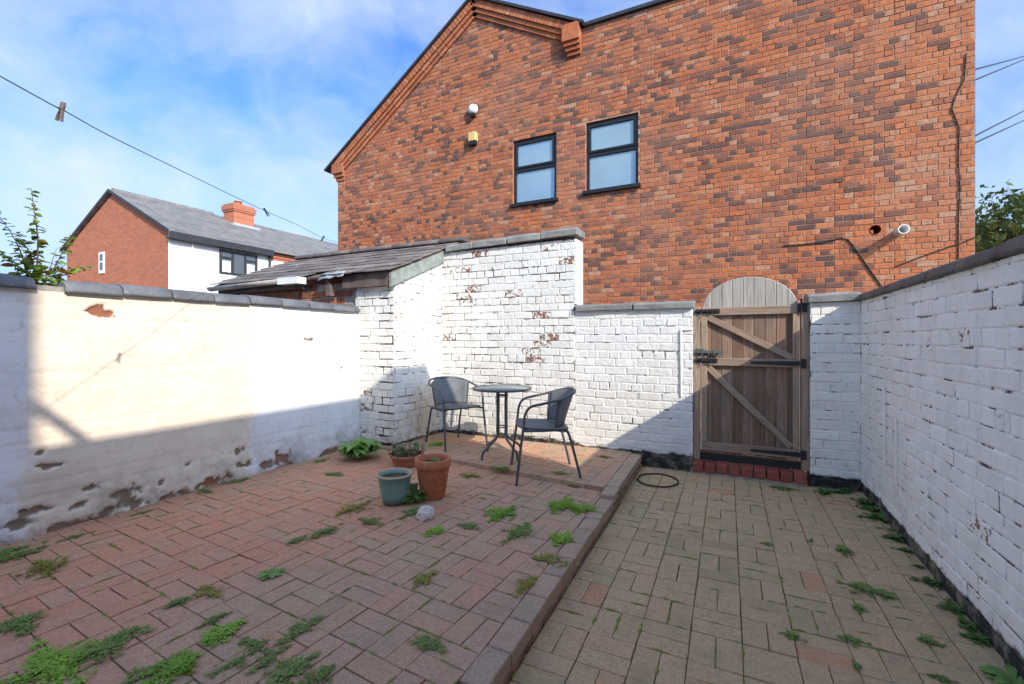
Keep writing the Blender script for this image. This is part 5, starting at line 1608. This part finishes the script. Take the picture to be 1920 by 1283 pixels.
# ================================================================== CLOTHES LINE
pA = oh.location + hk + Vector((-0.03, -0.01, 0.07)); pB = CAM + ray(0, 145) * 1.55
dirp = Vector((pB.x - pA.x, pB.y - pA.y, 0)).normalized(); nrm = Vector((-dirp.y, dirp.x, 0))
def on_line(u, v):
    d = ray(u, v); t = (pA - CAM).dot(nrm) / d.dot(nrm); return CAM + d * t
lp = [pA] + [on_line(u, v) for u, v in ((610, 448), (560, 423), (500, 397), (440, 369), (300, 301), (200, 252), (112, 203), (0, 143))]
ext = lp[-1] + (lp[-1] - lp[-2]).normalized() * 2.2 + Vector((0, 0, 0.05)); lp.append(ext)
b = MB(); b.tube(smooth_path(lp, 4), 0.0023, 6); tag(b.obj('clothes_line', M_line), 'thin washing line strung across the yard to the outhouse roof', 'washing line')
post = thing('clothes_post', 'grey steel post carrying the near end of the washing line', 'post', (ext.x, ext.y, 0))
b = MB(); b.tube([(0, 0, 0), (0, 0, ext.z + 0.1)], 0.03, 12); b.obj('pole', M_frame, post)
b = MB(); b.tube([(0, 0, ext.z), (0.0, 0.04, ext.z), (0, 0.04, ext.z + 0.03)], 0.006, 6); b.obj('hook', M_iron, post)
def peg(u, v, tiltdeg, mt, label, spread):
    P = on_line(u, v)
    p = thing('clothes_peg', label, 'clothes peg', P); 
    p.rotation_euler = (0, R(tiltdeg), TH)
    for s in (-1, 1):
        b = MB(); pts = [(s * 0.0035, 0, 0.028), (s * 0.005, 0, 0.012), (s * 0.0038, 0, -0.006), (s * (0.004 + spread), 0, -0.048)]
        for (xa, _, za), (xb, _, zb) in zip(pts, pts[1:]):
            vs = [(xa - 0.0032, -0.005, za), (xa + 0.0032, -0.005, za), (xa + 0.0032, 0.005, za), (xa - 0.0032, 0.005, za), (xb - 0.0032, -0.005, zb), (xb + 0.0032, -0.005, zb), (xb + 0.0032, 0.005, zb), (xb - 0.0032, 0.005, zb)]
            b.add(vs, [(0, 1, 2, 3), (7, 6, 5, 4), (0, 4, 5, 1), (1, 5, 6, 2), (2, 6, 7, 3), (3, 7, 4, 0)])
        b.obj('jaw', mt, p)
    b = MB(); b.tube([(-0.007, 0.0, -0.004), (0.0, -0.0065, -0.006), (0.007, 0, -0.004), (0.0, 0.0065, -0.006)], 0.0012, 5, True); b.obj('spring', M_iron, p)
peg(116, 205, 14, M_peg, 'weathered wooden peg on the line against open sky', 0.006)
peg(498, 396, -32, M_pegd, 'dark blue peg on the line beside the house chimney', 0.004)
peg(606, 446, 32, M_pegd, 'dark peg on the line near the tall brick corner', 0.001)

# ================================================================== FAR HOUSES
HX, HY0, EZ = -17.48, 8.83, 5.08
HXB, HRX, HRZ = -24.94, -21.25, 6.90
hs = thing('end_house', 'end house with red brick gable and white rendered front', 'house', (0, 0, 0))
def gable_body(o, y0, y1, mat, name='wall'):
    b = MB(); pr = [(HX, -0.05), (HX, EZ), (HRX, HRZ - 0.06), (HXB, EZ), (HXB, -0.05)]; n = 5
    vs = [(x, y0, z) for x, z in pr] + [(x, y1, z) for x, z in pr]
    b.add(vs, [tuple(range(n - 1, -1, -1)), tuple(range(n, 2 * n))] + [(i, (i + 1) % n, n + (i + 1) % n, n + i) for i in range(n)])
    return b.obj(name, mat, o)
def house_roof(o, y0, y1, ov=0.12):
    b = MB()
    for xe, s in ((HX + 0.28, 1), (HXB - 0.28, -1)):
        sl = (HRZ - EZ) / abs(HRX - (HX if s > 0 else HXB)); ze = EZ - sl * 0.28 + 0.02
        vs = [(xe, y0 - ov, ze), (xe, y1, ze), (HRX, y1, HRZ + 0.02), (HRX, y0 - ov, HRZ + 0.02)]
        vs += [(x, y_, z + 0.09) for x, y_, z in vs]
        b.add(vs, [(3, 2, 1, 0), (4, 5, 6, 7), (0, 1, 5, 4), (1, 2, 6, 5), (2, 3, 7, 6), (3, 0, 4, 7)])
    r = b.obj('roof', M_farroof, o)
    return r
Y1 = 12.62
gable_body(hs, HY0, Y1, M_farbrick)
b = MB(); b.box((HX, HY0 + 0.004, 0), (HX + 0.03, Y1, EZ - 0.02)); b.obj('rendered_front', M_render, hs)
rf = house_roof(hs, HY0, Y1)
b = MB(); b.box((HX + 0.24, HY0 - 0.1, EZ - 0.30), (HX + 0.30, Y1, EZ - 0.06)); b.box((HX + 0.032, HY0 - 0.1, EZ - 0.30), (HX + 0.24, Y1, EZ - 0.27)); b.obj('fascia', M_darkmetal, hs)
# dark verge boards
b = MB()
for xe in (HX + 0.28, HXB - 0.28):
    s = 1 if xe > HRX else -1; sl = (HRZ - EZ) / abs(HRX - (HX if s > 0 else HXB)); ze = EZ - sl * 0.28 + 0.02
    vs = [(xe, HY0 - 0.135, ze - 0.01), (HRX, HY0 - 0.135, HRZ + 0.01), (HRX, HY0 - 0.135, HRZ + 0.12), (xe, HY0 - 0.135, ze + 0.10)]
    vs += [(x, HY0 - 0.122, z) for x, _, z in vs]
    b.add(vs, [(0, 1, 2, 3), (7, 6, 5, 4), (0, 4, 5, 1), (1, 5, 6, 2), (2, 6, 7, 3), (3, 7, 4, 0)])
b.obj('verge_board', M_darkmetal, hs)
def house_window(o, y0, y1, z0, z1, X):
    w = link('window', None, o, (X, y0, z0)); W_, H = y1 - y0, z1 - z0; f = 0.06
    b = MB()
    bars = [(0, f), (W_ / 3 - f / 2, W_ / 3 + f / 2), (2 * W_ / 3 - f / 2, 2 * W_ / 3 + f / 2), (W_ - f, W_)]
    for a, c in bars: b.box((0.0, a, 0), (0.06, c, H))
    for i, (a, c) in enumerate(zip(bars, bars[1:])):
        b.box((0.0, a[1], 0), (0.058, c[0], f)); b.box((0.0, a[1], H - f), (0.058, c[0], H))
        if i != 1: b.box((0.0, a[1], H * 0.66), (0.058, c[0], H * 0.66 + f))
    b.obj('frame', M_darkmetal, w)
    for i, (a, c) in enumerate(zip(bars, bars[1:])):
        b = MB(); b.box((0.01, a[1], f), (0.02, c[0], H - f)); b.obj('pane', M_panedark, w)
    for i in (0, 2):
        b = MB(); a, c = bars[i], bars[i + 1]; b.box((0.0205, a[1] + 0.05, f), (0.0235, c[0] - 0.05, H * 0.55)); b.obj('blind', M_render, w)
house_window(hs, 10.53, 12.03, 3.83, 4.72, HX + 0.03)
b = MB(); b.box((-22.22, HY0 - 0.03, 3.88), (-21.80, HY0 + 0.0, 4.70)); w = b.obj('side_window', M_whitepl, hs)
b = MB(); b.box((-22.12, HY0 - 0.036, 4.0), (-21.90, HY0 - 0.031, 4.3)); b.box((-22.12, HY0 - 0.036, 4.36), (-21.90, HY0 - 0.031, 4.62)); b.obj('pane', M_panedark, w)
b = MB(); b.tube([(HX + 0.09, Y1 - 0.05, 0), (HX + 0.09, Y1 - 0.05, EZ - 0.25)], 0.05, 8); b.obj('downpipe', M_darkmetal, hs)
b = MB(); b.tube([(HX + 0.07, HY0 + 0.75, 0), (HX + 0.07, HY0 + 0.75, EZ - 0.3)], 0.03, 8); b.obj('downpipe', M_render, hs)
for i in range(22):
    b = MB(); y_ = HY0 + i * 0.17; b.tube([(HRX, y_, HRZ + 0.10), (HRX, y_ + 0.165, HRZ + 0.10)], 0.09, 8); b.obj('ridge_tile', M_farroof, rf)
h2 = thing('terraced_house', 'next terraced house with white wall and brick band under its eaves', 'house', (0, 0, 0))
gable_body(h2, Y1 + 0.002, 26, M_farbrick)
b = MB(); b.box((HX, Y1 + 0.01, 0), (HX + 0.03, 26, EZ - 0.42)); b.obj('rendered_front', M_render, h2)
r2 = house_roof(h2, Y1 + 0.004, 26, 0.0)
for k in range(3):
    b = MB(); b.box((HX, Y1 + 0.02, EZ - 0.42 + 0.1 * k + 0.003), (HX + 0.05 + 0.04 * k, 26, EZ - 0.32 + 0.1 * k)); b.obj('brick_band', M_farbrick, h2)
# chimney on the party wall
CX0, CX1, CY0, CY1 = -20.95, -20.2, 12.85, 13.80
b = MB(); b.box((CX0, CY0, 6.1), (CX1, CY1, 7.12)); b.box((CX0 - 0.04, CY0 - 0.04, 7.122), (CX1 + 0.04, CY1 + 0.04, 7.20)); b.box((CX0 - 0.07, CY0 - 0.07, 7.202), (CX1 + 0.07, CY1 + 0.07, 7.40)); b.box((CX0 - 0.02, CY0 - 0.02, 7.402), (CX1 + 0.02, CY1 + 0.02, 7.48))
ch = b.obj('chimney', M_farbrick, r2)
b = MB(); b.lathe([(0.16, 0), (0.14, 0.3), (0.17, 0.32), (0.17, 0.36), (0.12, 0.36), (0.11, 0.05)], 14, Matrix.Translation((-20.6, 13.3, 7.48)) @ Matrix.Diagonal((1, 1, 0.6, 1))); b.obj('chimney_pot', M_terra, ch)
sl = (HRZ - EZ) / (HX - HRX)
b = MB()
zf = lambda x: HRZ + 0.12 - sl * (x - HRX)
b.box((CX1, CY0 - 0.16, zf(CX1) - 0.10), (CX1 + 0.22, CY1 + 0.16, zf(CX1) + 0.02)); b.obj('lead_flashing', M_lead, ch)

# ================================================================== TREES
def tree(name, label, loc, h_trunk, centre, rad, nclump, nleaf, ls, mats, seed, group=None):
    rg = random.Random(seed)
    t = thing(name, label, 'tree', loc, 0, group)
    b = MB(); b.tube([(0, 0, 0), (0.05, 0.02, h_trunk * 0.5), (0, 0.05, h_trunk)], [0.22, 0.17, 0.12], 10)
    C_ = Vector(centre)
    cl = []
    for _ in range(nclump):
        d = Vector((rg.gauss(0, 1), rg.gauss(0, 1), rg.gauss(0, 1))).normalized(); k = rg.uniform(0.35, 1.0)
        cl.append(C_ + Vector((d.x * rad[0] * k, d.y * rad[1] * k, d.z * rad[2] * k)))
    for c in cl[::3]:
        b.tube([(0, 0.05, h_trunk * 0.9), tuple(Vector((0, 0, h_trunk)).lerp(c, 0.55) + Vector((0, 0, 0.1))), tuple(c)], [0.07, 0.04, 0.015], 6)
    b.obj('trunk', M_bark, t)
    m = MB()
    for i, c in enumerate(cl):
        cr = rg.uniform(0.22, 0.42) * min(rad)
        mi = 1 if rg.random() < 0.3 else 0
        for _ in range(nleaf):
            d = Vector((rg.gauss(0, 1), rg.gauss(0, 1), rg.gauss(0, 0.8))); p = c + d * cr * 0.6
            a = Vector((rg.gauss(0, 1), rg.gauss(0, 1), rg.gauss(0, 1))).normalized(); s = a.cross(Vector((rg.gauss(0, 1), rg.gauss(0, 1), rg.gauss(0, 1)))).normalized()
            L = ls * rg.uniform(0.6, 1.3)
            m.add([p - a * L, p + s * L * 0.45, p + a * L, p - s * L * 0.45], [(0, 1, 2, 3)], False, mi)
    o = m.obj('crown', mats, t)
    return t
tree('tree', 'bushy green and gold tree rising behind the shaded wall', (7.9, 17.6, 0), 2.0, (0, 0, 3.6), (2.6, 2.4, 2.2), 110, 130, 0.10, [M_tree1, M_tree2], 3, None)
tree('tree', 'pale green shrub growing low behind the shaded wall coping', (6.9, 14.6, 0), 1.0, (0, 0, 2.6), (1.5, 1.2, 0.95), 45, 110, 0.09, [M_tree2, M_tree1], 9, None)
tree('tree', 'distant green tree showing above the slate roofs', (-27, 34, 0), 4.0, (0, 0, 7.9), (2.6, 2.4, 2.6), 50, 90, 0.2, [M_tree2, M_tree1], 14, None)

# ================================================================== OVERHEAD CABLES at the right
def overhead(a, b_, label, sag=0.25):
    A, B = Vector(a), Vector(b_)
    pts = [A.lerp(B, t / 16) - Vector((0, 0, sag * 4 * (t / 16) * (1 - t / 16))) for t in range(17)]
    b = MB(); b.tube(pts, 0.012, 6); return tag(b.obj('overhead_cable', M_cable), label, 'cable', 'overhead cables by the brick corner')
for (u0, v0), (u1, v1) in (((1832, 130), (1920, 106)), ((1832, 150), (1920, 112)), ((1832, 255), (1920, 208)), ((1832, 268), (1920, 226))):
    A = at_y(u0 - 6, v0 + 1, Y_BLD + 0.3); B = CAM + ray(u1, v1) * 11.0
    B2 = A + (B - A) * 2.2
    overhead(A, B2, 'thin dark overhead cable leaving the brick corner into the sky', 0.0)
pole_c = A + (B - A) * 2.2

# ================================================================== SHADOW CASTERS: unseen buildings added on the right to shade the yard
nh = thing('house_shadow_caster', 'unseen two-storey brick block added to shade the near end of the yard', 'house', (0, 0, 0))
b = MB(); b.box((1.26, -12.0, -0.05), (4.0, -3.10, 7.3)); b.obj('wall', M_farbrick, nh)  # unseen block, placed and sized for its shadow edge on the cream wall
b = MB(); b.box((1.2, -12.1, 7.302), (4.0, -3.10, 7.45)); b.obj('roof', M_farroof, nh)
ne = thing('extension_shadow_caster', 'unseen extension block added and shaped to shade the patio', 'extension', (0, 0, 0))
pr = [(-3.05, -0.05), (2.62, -0.05), (2.62, 2.05), (2.40, 2.75), (2.12, 3.92), (1.98, 4.20), (-3.05, 4.20)]  # unseen profile, end slanted and skewed to shape the shadow edge
b = MB(); n = len(pr); vs = [(1.26, y_, z) for y_, z in pr] + [(3.6, y_ - (1.40 if y_ > 0 else 0), z) for y_, z in pr]
b.add(vs, [tuple(range(n - 1, -1, -1)), tuple(range(n, 2 * n))] + [(i, (i + 1) % n, n + (i + 1) % n, n + i) for i in range(n)])
b.obj('wall', M_farbrick, ne)
b = MB(); b.tube([(1.30, -1.63, 4.49), (1.30, -1.30, 4.12)], 0.035, 8); b.obj('stay_bar', M_darkmetal, ne)
